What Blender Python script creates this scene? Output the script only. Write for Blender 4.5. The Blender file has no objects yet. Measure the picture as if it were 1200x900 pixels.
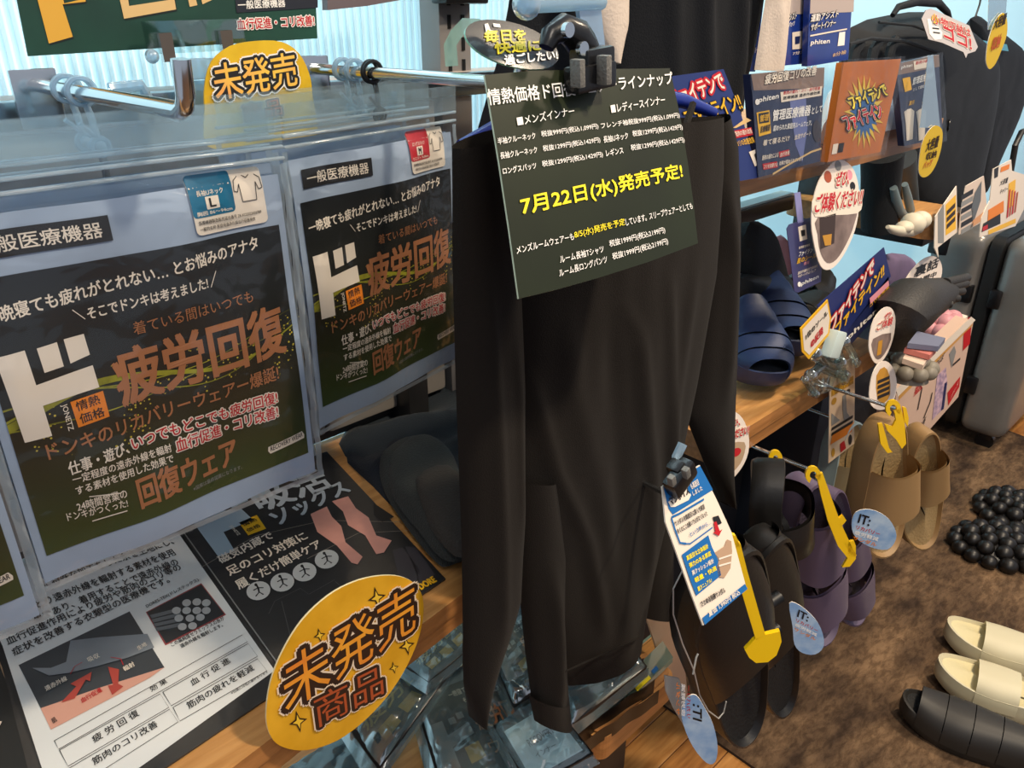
import bpy, bmesh, math, random
from mathutils import Vector, Matrix, noise
SC = bpy.context.scene
COL = SC.collection
V = Vector
R = random.Random(7)
# ------------------------------------------------------------------ camera
H = 1.35                       # design units; everything is scaled by S to metres at the end
S = 0.82
CAM = V((0, 0, H))
FWD = V((.6286, .6488, -.4267)).normalized()
RT = FWD.cross(V((0, 0, 1))).normalized()
UP = RT.cross(FWD)
FPX = 920.0
cd = bpy.data.cameras.new('camera'); cam = bpy.data.objects.new('camera', cd); COL.objects.link(cam)
cam.matrix_world = Matrix.Translation(CAM) @ Matrix((RT, UP, -FWD)).transposed().to_4x4()
cd.sensor_width = 36; cd.lens = 36 * FPX / 1200; cd.clip_start = .02
SC.camera = cam
# ------------------------------------------------------------------ world, lamps, exposure
SC.view_settings.view_transform = 'Standard'; SC.view_settings.look = 'None'
SC.view_settings.gamma = 1; SC.view_settings.use_curve_mapping = False
SC.view_settings.exposure = 0.14
SC.cycles.transparent_max_bounces = 24
SC.cycles.max_bounces = 8
w = bpy.data.worlds.new('shop_air'); SC.world = w; w.use_nodes = True
w.node_tree.nodes['Background'].inputs[0].default_value = (.80, .86, 1.0, 1)
w.node_tree.nodes['Background'].inputs[1].default_value = .42

def area_lamp(name, loc, aim, sx, sy, power, col):
    d = bpy.data.lights.new(name, 'AREA'); d.shape = 'RECTANGLE'; d.size = sx; d.size_y = sy
    d.energy = power; d.color = col
    o = bpy.data.objects.new(name, d); COL.objects.link(o); o.location = loc
    o.rotation_euler = (V(aim) - V(loc)).to_track_quat('-Z', 'Y').to_euler()
    return o
# warm ceiling spots over the aisle, cool tube lights and the backlight behind the ribbed wall
area_lamp('ceiling_lamp', (.95, -.75, 3.0), (1.0, .45, .5), .16, .16, 44, (1, .83, .62))
area_lamp('ceiling_lamp', (2.6, -.3, 3.0), (2.2, .3, 0), .25, .25, 46, (1, .82, .60))
area_lamp('ceiling_lamp', (-.5, -.9, 2.9), (.3, .7, .7), .5, .5, 16, (1, .90, .78))
area_lamp('ceiling_tube', (.6, 1.35, 3.1), (.6, .6, 0), 2.4, .25, 22, (.70, .93, 1))
area_lamp('wall_backlight', (1.6, 1.75, 1.2), (1.6, 1.0, 1.2), 5.5, 2.6, 105, (.84, .97, 1))

# ------------------------------------------------------------------ helpers
def ray(px, py): return FWD * FPX + RT * (px - 600) + UP * (450 - py)
def A(px, py, y=None, x=None, z=None, pl=None):
    """the point of a real plane (y=, x=, z= or (point, normal)) seen at a photo position"""
    d = ray(px, py)
    if pl is not None: t = (pl[0] - CAM).dot(pl[1]) / d.dot(pl[1])
    elif y is not None: t = (y - CAM.y) / d.y
    elif x is not None: t = (x - CAM.x) / d.x
    else: t = (z - CAM.z) / d.z
    return CAM + d * t
def PL(px, py, y, yaw=0, pitch=0):
    """plane through a point, facing the aisle, turned by yaw and leaning back by pitch (degrees)"""
    a, b = math.radians(yaw), math.radians(pitch)
    n = V((math.sin(a) * math.cos(b), -math.cos(a) * math.cos(b), math.sin(b)))
    return (A(px, py, y=y), n)
def lin(c):
    c = c.lstrip('#'); r = [int(c[i:i + 2], 16) / 255 for i in (0, 2, 4)]
    return tuple(((x + .055) / 1.055) ** 2.4 if x > .04045 else x / 12.92 for x in r) + (1,)
_M = {}
def M(name, col='808080', rough=.6, metal=0, bump=0, bscale=200, var=0, vscale=20, col2=None, trans=0, emit=None, spec=.5, coat=0, aniso=None, sheen=0):
    if name in _M: return _M[name]
    m = bpy.data.materials.new(name); m.use_nodes = True; nt = m.node_tree; N = nt.nodes; L = nt.links
    p = N['Principled BSDF']; p.inputs['Base Color'].default_value = lin(col); p.inputs['Roughness'].default_value = rough
    p.inputs['Metallic'].default_value = metal; p.inputs['Specular IOR Level'].default_value = spec
    p.inputs['Coat Weight'].default_value = coat; p.inputs['Transmission Weight'].default_value = trans
    p.inputs['Sheen Weight'].default_value = sheen
    tc = N.new('ShaderNodeTexCoord'); mp = N.new('ShaderNodeMapping'); L.new(tc.outputs['Object'], mp.inputs[0])
    if aniso: mp.inputs['Scale'].default_value = aniso
    if col2 or var:
        n = N.new('ShaderNodeTexNoise'); n.inputs['Scale'].default_value = vscale; n.inputs['Detail'].default_value = 5
        L.new(mp.outputs[0], n.inputs[0]); r = N.new('ShaderNodeValToRGB')
        c1 = lin(col); c2 = lin(col2) if col2 else tuple(x * (1 - var) for x in c1[:3]) + (1,)
        r.color_ramp.elements[0].position = .35; r.color_ramp.elements[1].position = .65
        r.color_ramp.elements[0].color = c2; r.color_ramp.elements[1].color = c1
        L.new(n.outputs[0], r.inputs[0]); L.new(r.outputs[0], p.inputs['Base Color'])
    if bump:
        n = N.new('ShaderNodeTexNoise'); n.inputs['Scale'].default_value = bscale; n.inputs['Detail'].default_value = 3
        L.new(mp.outputs[0], n.inputs[0]); b = N.new('ShaderNodeBump'); b.inputs['Strength'].default_value = bump
        b.inputs['Distance'].default_value = .004
        L.new(n.outputs[0], b.inputs['Height']); L.new(b.outputs[0], p.inputs['Normal'])
    _M[name] = m
    return m
def film(name, tint='ffffff', gloss=.10, rough=.08, bump=.5, bscale=25, haze=0, hazecol='dfe8ee', patch=0, fres=.55):
    """thin clear plastic: lets light through, mirrors the room at its creases, may be slightly milky"""
    if name in _M: return _M[name]
    m = bpy.data.materials.new(name); m.use_nodes = True; nt = m.node_tree; N = nt.nodes; L = nt.links
    N.remove(N['Principled BSDF']); out = N['Material Output']
    t = N.new('ShaderNodeBsdfTransparent'); t.inputs[0].default_value = lin(tint)
    g = N.new('ShaderNodeBsdfGlossy'); g.inputs['Roughness'].default_value = rough
    lw = N.new('ShaderNodeLayerWeight'); lw.inputs['Blend'].default_value = .35
    ma = N.new('ShaderNodeMath'); ma.operation = 'MULTIPLY_ADD'; ma.inputs[1].default_value = fres; ma.inputs[2].default_value = gloss
    L.new(lw.outputs['Fresnel'], ma.inputs[0])
    mx = N.new('ShaderNodeMixShader'); L.new(ma.outputs[0], mx.inputs[0]); L.new(t.outputs[0], mx.inputs[1]); L.new(g.outputs[0], mx.inputs[2])
    tc = N.new('ShaderNodeTexCoord'); n = N.new('ShaderNodeTexNoise'); n.inputs['Scale'].default_value = bscale; n.inputs['Detail'].default_value = 2
    n.inputs['Distortion'].default_value = .6
    L.new(tc.outputs['Object'], n.inputs[0]); b = N.new('ShaderNodeBump'); b.inputs['Strength'].default_value = bump; b.inputs['Distance'].default_value = .01
    L.new(n.outputs[0], b.inputs['Height']); L.new(b.outputs[0], g.inputs['Normal']); L.new(b.outputs[0], lw.inputs['Normal'])
    if patch:   # areas where the creased film turns mirror-like
        n2 = N.new('ShaderNodeTexNoise'); n2.inputs['Scale'].default_value = 6; n2.inputs['Detail'].default_value = 3; n2.inputs['Distortion'].default_value = 1.2
        L.new(tc.outputs['Object'], n2.inputs[0]); mr = N.new('ShaderNodeMapRange'); mr.inputs['From Min'].default_value = .50; mr.inputs['From Max'].default_value = .56; mr.inputs['To Max'].default_value = patch
        L.new(n2.outputs[0], mr.inputs[0]); mxx = N.new('ShaderNodeMath'); mxx.operation = 'MAXIMUM'; L.new(ma.outputs[0], mxx.inputs[0]); L.new(mr.outputs[0], mxx.inputs[1]); L.new(mxx.outputs[0], mx.inputs[0])
    fin = mx
    if haze:
        d = N.new('ShaderNodeBsdfDiffuse'); d.inputs[0].default_value = lin(hazecol)
        tl = N.new('ShaderNodeBsdfTranslucent'); tl.inputs[0].default_value = lin(hazecol)
        ad = N.new('ShaderNodeMixShader'); L.new(d.outputs[0], ad.inputs[1]); L.new(tl.outputs[0], ad.inputs[2])
        m2 = N.new('ShaderNodeMixShader'); m2.inputs[0].default_value = haze
        L.new(mx.outputs[0], m2.inputs[1]); L.new(ad.outputs[0], m2.inputs[2]); fin = m2
    L.new(fin.outputs[0], out.inputs[0])
    _M[name] = m
    return m

class MB:
    """collects shapes with a material per face"""
    def __init__(s): s.v = []; s.f = []; s.m = []; s.mats = []; s.sm = []
    def mi(s, m):
        if m not in s.mats: s.mats.append(m)
        return s.mats.index(m)
    def add(s, vs, fs, m, smooth=False):
        o = len(s.v); s.v += [V(p) for p in vs]; k = s.mi(m)
        for f in fs: s.f.append([i + o for i in f]); s.m.append(k); s.sm.append(smooth)
        return s
    def poly(s, pts, m): return s.add(pts, [list(range(len(pts)))], m)
    def prism(s, pts, off, m, sidem=None):
        n = len(pts); off = V(off); vs = [V(p) for p in pts]; vs += [p + off for p in vs]
        s.add(vs, [list(range(n)), list(range(2 * n - 1, n - 1, -1))], m)
        s.add(vs, [[i, i + n, (i + 1) % n + n, (i + 1) % n] for i in range(n)], sidem or m)
        return s
    def box(s, a, b, m):
        (x0, y0, z0), (x1, y1, z1) = a, b
        return s.prism([(x0, y0, z0), (x1, y0, z0), (x1, y1, z0), (x0, y1, z0)], (0, 0, z1 - z0), m)
    def bbox(s, a, b, m, r=.004, seg=2):
        """box with rounded edges"""
        bm = bmesh.new(); bmesh.ops.create_cube(bm, size=1)
        a = V(a); b = V(b)
        for v in bm.verts: v.co = V([a[i] + (v.co[i] + .5) * (b[i] - a[i]) for i in range(3)])
        bmesh.ops.bevel(bm, geom=bm.edges[:], offset=r, segments=seg, profile=.6, affect='EDGES')
        bm.verts.index_update()
        s.add([v.co.copy() for v in bm.verts], [[v.index for v in f.verts] for f in bm.faces], m, True); bm.free(); return s
    def grid(s, fn, nu, nv, m, smooth=True, closeu=False):
        vs = [fn(i / nu, j / nv) for j in range(nv + 1) for i in range(nu + (0 if closeu else 1))]
        W = nu + (0 if closeu else 1)
        fs = []
        for j in range(nv):
            for i in range(nu):
                i2 = (i + 1) % W if closeu else i + 1
                fs.append([j * W + i, j * W + i2, (j + 1) * W + i2, (j + 1) * W + i])
        return s.add(vs, fs, m, smooth)
    def tube(s, pts, r, m, seg=8, smooth=True, caps=True):
        pts = [V(p) for p in pts]; n = len(pts); rr = r if isinstance(r, (list, tuple)) else [r] * n
        vs = []; prev = None
        for i, p in enumerate(pts):
            d = (pts[min(i + 1, n - 1)] - pts[max(i - 1, 0)]).normalized()
            if prev is None: a = d.orthogonal().normalized()
            else: a = (prev - d * prev.dot(d)).normalized()
            prev = a; b = d.cross(a)
            for k in range(seg):
                t = 2 * math.pi * k / seg; vs.append(p + (a * math.cos(t) + b * math.sin(t)) * rr[i])
        fs = [[i * seg + k, i * seg + (k + 1) % seg, (i + 1) * seg + (k + 1) % seg, (i + 1) * seg + k] for i in range(n - 1) for k in range(seg)]
        if caps: fs += [list(range(seg))[::-1], [(n - 1) * seg + k for k in range(seg)]]
        return s.add(vs, fs, m, smooth)
    def ball(s, c, r, m, u=12, v=8, sc=(1, 1, 1)):
        c = V(c)
        return s.grid(lambda a, b: c + V((math.cos(2 * math.pi * a) * math.sin(math.pi * b) * r * sc[0], math.sin(2 * math.pi * a) * math.sin(math.pi * b) * r * sc[1], math.cos(math.pi * b) * r * sc[2])), u, v, m, True, True)
    def ring(s, c, ax, R_, r, m, seg=20, arc=1.0, start=0):
        ax = V(ax).normalized(); a = ax.orthogonal().normalized(); b = ax.cross(a); c = V(c)
        return s.tube([c + (a * math.cos(start + 2 * math.pi * arc * k / seg) + b * math.sin(start + 2 * math.pi * arc * k / seg)) * R_ for k in range(seg + 1)], r, m, 6)
    def build(s, name, parent=None, base=None, sharp=40):
        if base is None and parent is None:
            lo = [min(p[i] for p in s.v) for i in range(3)]; hi = [max(p[i] for p in s.v) for i in range(3)]
            base = V(((lo[0] + hi[0]) / 2, (lo[1] + hi[1]) / 2, lo[2]))
        if base is None: base = world_of(parent)
        me = bpy.data.meshes.new(name); me.from_pydata([p - base for p in s.v], [], s.f)
        for m in s.mats: me.materials.append(m)
        me.polygons.foreach_set('material_index', s.m); me.polygons.foreach_set('use_smooth', s.sm)
        if any(s.sm): me.set_sharp_from_angle(angle=math.radians(sharp))
        me.update()
        o = bpy.data.objects.new(name, me); COL.objects.link(o)
        if parent is not None: o.parent = parent; o.location = base - world_of(parent)
        else: o.location = base
        return o
def world_of(o):
    l = V(o.location)
    while o.parent: o = o.parent; l += o.location
    return l
def tag(o, label=None, cat=None, group=None, kind=None):
    if label: o['label'] = label
    if cat: o['category'] = cat
    if group: o['group'] = group
    if kind: o['kind'] = kind
    return o
def thing(name, label, cat, loc, group=None):
    o = bpy.data.objects.new(name, None); COL.objects.link(o); o.location = V(loc); o.empty_display_size = .02
    return tag(o, label, cat, group)
def copy_tree(o, loc=None, rz=0, label=None, group=None):
    c = o.copy(); COL.objects.link(c)
    for ch in o.children:
        d = ch.copy(); COL.objects.link(d); d.parent = c
        for g in ch.children:
            e = g.copy(); COL.objects.link(e); e.parent = d
    if loc is not None: c.location = V(loc)
    c.rotation_euler = (0, 0, rz)
    return tag(c, label, None, group)

# ---- lettering: glyphs of the built-in font turned into flat mesh, fitted to a parallelogram on a surface
_T = {}
def glyphs(body, bold):
    k = (body, bold)
    if k in _T: return _T[k]
    c = bpy.data.curves.new('t', 'FONT'); c.body = body; c.size = 1; c.resolution_u = 2; c.offset = bold; c.fill_mode = 'FRONT'
    o = bpy.data.objects.new('t', c); COL.objects.link(o)
    dg = bpy.context.evaluated_depsgraph_get(); me = bpy.data.meshes.new_from_object(o.evaluated_get(dg))
    vs = [(v.co.x, v.co.y) for v in me.vertices]; fs = [list(p.vertices) for p in me.polygons]
    bpy.data.objects.remove(o); bpy.data.curves.remove(c); bpy.data.meshes.remove(me)
    if not vs: vs = [(0, 0), (1, 1)]
    x0 = min(a for a, b in vs); x1 = max(a for a, b in vs); y0 = min(b for a, b in vs); y1 = max(b for a, b in vs)
    _T[k] = (vs, fs, (x0, y0, x1, y1))
    return _T[k]
def text(mb, body, bl, br, tl, m, bold=.012, outline=None, n=None, lift=0, base_box=None, disp=None):
    """bl, br, tl: bottom-left, bottom-right and top-left corners of the inked line, in space"""
    bl, br, tl = V(bl), V(br), V(tl); u = br - bl; w_ = tl - bl
    nn = n if n is not None else u.cross(w_).normalized()
    box = glyphs(body, 0)[2]
    hgt = max(1e-6, box[3] - box[1]); wdt = box[2] - box[0]; vs, fs, _ = glyphs(body, 0)
    def put(bd, mat_, lf):
        # heavier strokes: the same glyphs laid again a little to each side
        k = 1 if bd <= .004 else 4 if bd < .035 else 8 if bd < .07 else 12
        asp = (u.length / wdt) / (w_.length / hgt)
        for j in range(k):
            ox, oy = (0, 0) if k == 1 else (bd * math.cos(2 * math.pi * (j + .5) / k) / max(.6, min(asp, 1.6)), bd * math.sin(2 * math.pi * (j + .5) / k))
            P = []
            for a, b in vs:
                p = bl + u * ((a + ox - box[0]) / wdt) + w_ * ((b + oy - box[1]) / hgt) + nn * (lf + j * .000004)
                if disp: p = disp(p)
                P.append(p)
            mb.add(P, fs, mat_)
    if outline:
        for k, (bd, mo) in enumerate(outline): put(bd, mo, lift + .0003 * k)
        lift += .0003 * len(outline)
    put(bold, m, lift)

class Sheet:
    """a flat printed thing on a plane; every position is read off the photo and set on that plane"""
    def __init__(s, pl, step=.0004):
        s.pl = pl; s.n = V(pl[1]); s.step = step; s.art = MB(); s.let = MB(); s.base = s.step; s.disp = None
        if s.n.dot(CAM - pl[0]) < 0: s.n = -s.n
    def p(s, q, k=0):
        r = A(q[0], q[1], pl=s.pl) + s.n * (s.step * k)
        return r
    def body(s, mb, pts, th, m, side=None):
        P = [s.p(q) for q in pts]; mb.prism(P, -s.n * th, m, side); return s
    def poly(s, pts, m, k=1): s.art.poly([s.p(q, k) for q in pts], m); return s
    def ell(s, c, a, b, m, k=1, n=24):
        """c centre; a, b photo offsets to the ends of two half-axes"""
        C0 = s.p(c, k); ua = s.p((c[0] + a[0], c[1] + a[1]), k) - C0; ub = s.p((c[0] + b[0], c[1] + b[1]), k) - C0
        s.art.poly([C0 + ua * math.cos(2 * math.pi * i / n) + ub * math.sin(2 * math.pi * i / n) for i in range(n)], m); return s
    def line(s, pts, wpx, m, k=1):
        """stroke of constant width"""
        P = [s.p(q, k) for q in pts]; d0 = (A(pts[0][0] + 1, pts[0][1], pl=s.pl) - A(pts[0][0], pts[0][1], pl=s.pl)).length
        w_ = wpx * d0 / 2
        L_ = []; Rr = []
        for i, p in enumerate(P):
            d = (P[min(i + 1, len(P) - 1)] - P[max(i - 1, 0)]).normalized(); q = s.n.cross(d)
            L_.append(p + q * w_); Rr.append(p - q * w_)
        n = len(P)
        s.art.add(L_ + Rr, [[i, i + 1, n + i + 1, n + i] for i in range(n - 1)], m); return s
    def text(s, body, bl, br, h, m, k=2, bold=.012, outline=None, up=None):
        """bl, br photo positions of the inked baseline; h height in px (or up=(dx,dy))"""
        if up is None:
            dx, dy = br[0] - bl[0], br[1] - bl[1]
            up = (-h * .18, -h) if s.pl[1].z == 0 or abs(s.pl[1].z) < .9 else (-h * .55, -h * .83)
        B = s.p(bl, k); E = s.p(br, k); T = s.p((bl[0] + up[0], bl[1] + up[1]), k)
        text(s.let, body, B, E, T, m, bold, outline, s.n); return s
    def done(s, parent, art='printed_artwork', let='printed_lettering'):
        if s.art.f: s.art.build(art, parent)
        if s.let.f: s.let.build(let, parent)

# ------------------------------------------------------------------ materials
WHITE = M('white_ink', 'f4f0ea', .5); BLACK = M('black_ink', '0c0b0b', .45); INK = M('dark_ink', '1b1a1c', .5)
RED = M('red_ink', 'c01822', .45); YEL = M('yellow_ink', 'ffe71a', .45); GOLD = M('gold_ink', 'f0b81e', .4)
COPPER = M('copper_ink', 'b97a50', .38, metal=.25); NAVYINK = M('navy_ink', '1c2856', .4); BLUEINK = M('blue_ink', '1565a8', .45)
ORANGE = M('orange_ink', 'e8821c', .45); TEAL = M('teal_ink', '10698c', .4); GREYINK = M('grey_ink', '8a8a88', .5)
SKIN = M('skin_tone_ink', 'e9a493', .45, var=.12, vscale=30); CREAM = M('cream_paper', 'ede0cf', .5)
PINKINK = M('pink_ink', 'e79aa8', .5); GREENINK = M('green_ink', '14503c', .45)
STEEL = M('chromed_steel', 'd5dadd', .16, metal=1); DARKSTEEL = M('dark_steel', '4b4a4a', .35, metal=.8)
BLKPL = M('black_plastic', '151517', .3, bump=.05, bscale=300); CLEAR = film('clear_plastic', 'f2fbfb', .16, .05, .15, 12)
CLEARB = film('clear_bag_film', 'fbfdff', .02, .10, .8, 26, haze=.012, fres=.38)
MILKY = film('milky_plastic', 'eaf3f7', .14, .2, .4, 20, haze=.42)
WOOD = M('light_wood', 'd09a5c', .42, col2='b98247', vscale=9, aniso=(1.2, 14, 14), bump=.12, bscale=30)
WOODE = M('wood_edge', 'b97f49', .42, col2='9e6a39', vscale=9, aniso=(1.2, 14, 14), bump=.1, bscale=30)
BLACKCLOTH = M('black_knit', '1c1815', .9, bump=.25, bscale=900, sheen=.03, spec=.15)
DARKCLOTH = M('dark_knit', '15191c', .9, bump=.3, bscale=700, sheen=.05, spec=.2)
def up_vert(p, h): return (h * (p[0] - 600) / (2400 - p[1]), -h)
def up_shelf(p, h):
    d = V((p[0] + 680, p[1] + 604)).normalized(); return (-d.x * h, -d.y * h)
_ot = Sheet.text
def _txt(s, body, bl, br, h, m, k=2, bold=.012, outline=None, up=None):
    if up is None: up = (up_shelf if getattr(s, 'flat', False) else up_vert)(bl, h)
    elif callable(up): up = up(bl, h)
    return _ot(s, body, bl, br, h, m, k, bold, outline, up)
Sheet.text = _txt

# ================================================================== SETTING
def struct(o): o['kind'] = 'structure'; return o
fl = MB(); fl.box((-1.5, -3.0, -.05), (6.0, 1.9, -.004), M('floor_base', '6d4726', .6)); floor = struct(fl.build('floor'))
PLK = [M('oak_plank', 'c68f52', .28, col2='a8713b', vscale=7, aniso=(2, 16, 2), spec=.5), M('oak_plank_dark', 'b57d43', .28, col2='8f5c30', vscale=7, aniso=(2, 16, 2)), M('oak_plank_pale', 'd8a565', .28, col2='bd884c', vscale=7, aniso=(2, 16, 2))]
pm = []
for m_ in PLK:
    me = bpy.data.meshes.new('plank'); b = MB(); b.bbox((0, 0, -.004), (.358, .073, 0.001), m_, .0012, 1)
    me.from_pydata(b.v, [], b.f); me.materials.append(m_); pm.append(me)
def planks(x0, x1, y0, y1):
    j = 0; y = y0
    while y < y1:
        x = x0 - (.09 if j % 4 == 0 else .18 if j % 4 == 1 else .27 if j % 4 == 2 else 0)
        while x < x1:
            o = bpy.data.objects.new('plank', R.choice(pm)); COL.objects.link(o); o.parent = floor; o.location = V((x, y, 0)) - V(floor.location); x += .36
        y += .075; j += 1
planks(.3, 1.15, .2, 1.05); planks(2.6, 4.3, .1, 1.05)
# ribbed translucent wall
def wallm():
    m = bpy.data.materials.new('ribbed_polycarbonate'); m.use_nodes = True; nt = m.node_tree; N = nt.nodes; L = nt.links
    N.remove(N['Principled BSDF']); t = N.new('ShaderNodeBsdfTranslucent'); t.inputs[0].default_value = lin('def4fa')
    d = N.new('ShaderNodeBsdfDiffuse'); d.inputs[0].default_value = lin('cfe6ec'); g = N.new('ShaderNodeBsdfGlossy'); g.inputs[1].default_value = .25
    a = N.new('ShaderNodeMixShader'); a.inputs[0].default_value = .55; L.new(d.outputs[0], a.inputs[1]); L.new(t.outputs[0], a.inputs[2])
    b = N.new('ShaderNodeMixShader'); b.inputs[0].default_value = .12; L.new(a.outputs[0], b.inputs[1]); L.new(g.outputs[0], b.inputs[2])
    L.new(b.outputs[0], N['Material Output'].inputs[0]); return m
WM = wallm()
b = MB(); nr = 150; X0 = -.9; PIT = .0125
prof = [(0, 0), (.2, .0), (.4, .012), (.75, .012), (.9, .0)]
cols = []
for i in range(nr):
    for a_, d_ in prof: cols.append((X0 + (i + a_) * PIT, 1.03 - d_))
b.add([(x, y, z) for z in (.02, 2.4) for x, y in cols], [[i, i + 1, len(cols) + i + 1, len(cols) + i] for i in range(len(cols) - 1)], WM)
struct(b.build('wall_back'))
b = MB(); b.box((X0 + nr * PIT, 1.03, .3), (6, 1.045, 2.4), WM); b.box((-1.4, 1.03, 0), (6, 1.05, .3), M('skirting_grey', '8c9499', .5)); struct(b.build('wall_back'))
# grey panels behind the left bags, each a piece of the wall
b = MB(); b.box((-.9, .985, .74), (.78, 1.0, 1.25), M('panel_seam', '3a3c3d', .6)); pw = struct(b.build('wall_panelling'))
GP = M('grey_steel_panel', 'a39c94', .38, metal=.2, var=.12, vscale=6)
x = -.9
for k in range(7):
    q = MB(); q.bbox((x + .002, .965, .76), (x + .236, .986, 1.235), GP, .006); q.build('panel', pw); x += .24
b = MB(); b.bbox((-.9, .95, 1.240), (1.0, 1.0, 1.272), M('rail_beige', 'b6aaa2', .4), .004); struct(b.build('trim_1'))
# slotted upright
t = thing('slotted_upright', 'grey slotted steel wall upright with dark bracket at its top', 'upright', (.815, .985, .7))
b = MB(); cg = M('upright_grey', '8f8b89', .45, metal=.3); b.bbox((.785, .96, .7), (.845, 1.005, 2.0), cg, .003); b.build('column', t)
b = MB()
for k in range(12):
    for dx in (-.012, .014): b.box((.815 + dx - .003, .9585, 1.27 + k * .03), (.815 + dx + .003, .9605, 1.288 + k * .03), BLACK)
b.build('slot_row', t)
b = MB(); b.bbox((.775, .93, 1.362), (.855, .965, 1.43), BLKPL, .004); b.build('bracket', t)
# steel cross rail that carries the hooks
b = MB(); b.bbox((-.9, .885, 1.245), (1.05, .905, 1.275), M('rail_steel', '8796a0', .25, metal=.9), .003)
tag(b.build('hook_rail'), 'long flat steel rail behind the hooks above the hanging bags', 'rail')

# ---------------- shelves
def board(name, poly, z0, z1, label, groove=True, cat='shelf'):
    t = thing(name, label, cat, (sum(p[0] for p in poly) / len(poly), sum(p[1] for p in poly) / len(poly), z0))
    b = MB(); b.prism([(x, y, z0 + (z1 - z0) * .52) for x, y in poly], (0, 0, (z1 - z0) * .48), WOOD, WOODE); b.build('top_board', t)
    b = MB(); cx = sum(p[0] for p in poly) / len(poly); cy = sum(p[1] for p in poly) / len(poly)
    q = [(x + (.004 if x < cx else -.004), y + (.0035 if y < cy else 0)) for x, y in poly]
    b.prism([(x, y, z0) for x, y in q], (0, 0, (z1 - z0) * .50), WOODE, WOODE); b.build('edge_rail', t)
    return t
shL = board('wooden_shelf', [(-.9, .415), (.63, .585), (.63, 1.0), (-.9, 1.0)], .682, .73, 'light wooden shelf carrying the printed info sheets and black socks')
shR = board('wooden_shelf', [(1.0, .55), (1.60, .55), (1.60, 1.0), (1.0, 1.0)], .68, .73, 'light wooden shelf with the navy slides standing on it')
shU = board('wooden_shelf', [(.95, .60), (1.82, .60), (1.82, .98), (.95, .98)], 1.104, 1.154, 'upper wooden shelf fronted by navy packages and an orange sign')
# small rounded display board to the right, end on
t = thing('display_board', 'short wooden board with rounded corner under the black leg mannequins', 'shelf', (2.03, .8, .868))
def rr(x0, y0, x1, y1, r, n=6):
    P = []
    for cx, cy, a0 in ((x0 + r, y0 + r, 180), (x1 - r, y0 + r, 270), (x1 - r, y1 - r, 0), (x0 + r, y1 - r, 90)):
        for k in range(n + 1): a_ = math.radians(a0 + 90 * k / n); P.append((cx + r * math.cos(a_), cy + r * math.sin(a_)))
    return P
b = MB(); b.prism([(x, y, .875) for x, y in rr(1.93, .60, 2.13, .98, .035)], (0, 0, .045), WOOD, WOODE); b.build('board', t)
b = MB(); b.bbox((1.96, .63, .85), (2.10, .93, .875), M('dark_bracket', '22262b', .5), .003); b.build('bracket', t)
# dark crossbar under the upper shelf
t = thing('shelf_bracket_bar', 'dark metal crossbar with pale top edge under the upper shelf', 'bar', (1.85, .95, .895))
b = MB(); b.bbox((1.2, .935, .90), (1.90, .965, .935), M('dark_bar', '2e2521', .35), .003); b.build('bar', t)
b = MB(); b.box((1.2, .94, .936), (1.90, .975, .941), M('pale_edge', 'a9bcc0', .4)); b.build('top_edge', t)
# support posts of the fixtures
b = MB(); b.bbox((1.02, .80, .0), (1.58, .995, .655), M('under_shelf_navy', '121a26', .6, var=.3, vscale=5), .01); tag(b.build('storage_box'), 'dark navy block added to darken the space under the right shelf', 'box')  # dark block added to give the deep shade under the shelf
for i, (x, lab) in enumerate(((.69, 'dark steel fixture post behind the black shirt'), (2.02, 'dark steel fixture post at the far end of the right shelf'))):
    b = MB(); b.bbox((x - .02, .93, 0), (x + .02, .98, 1.10), DARKSTEEL, .003); tag(b.build('fixture_post'), lab, 'post')

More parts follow.
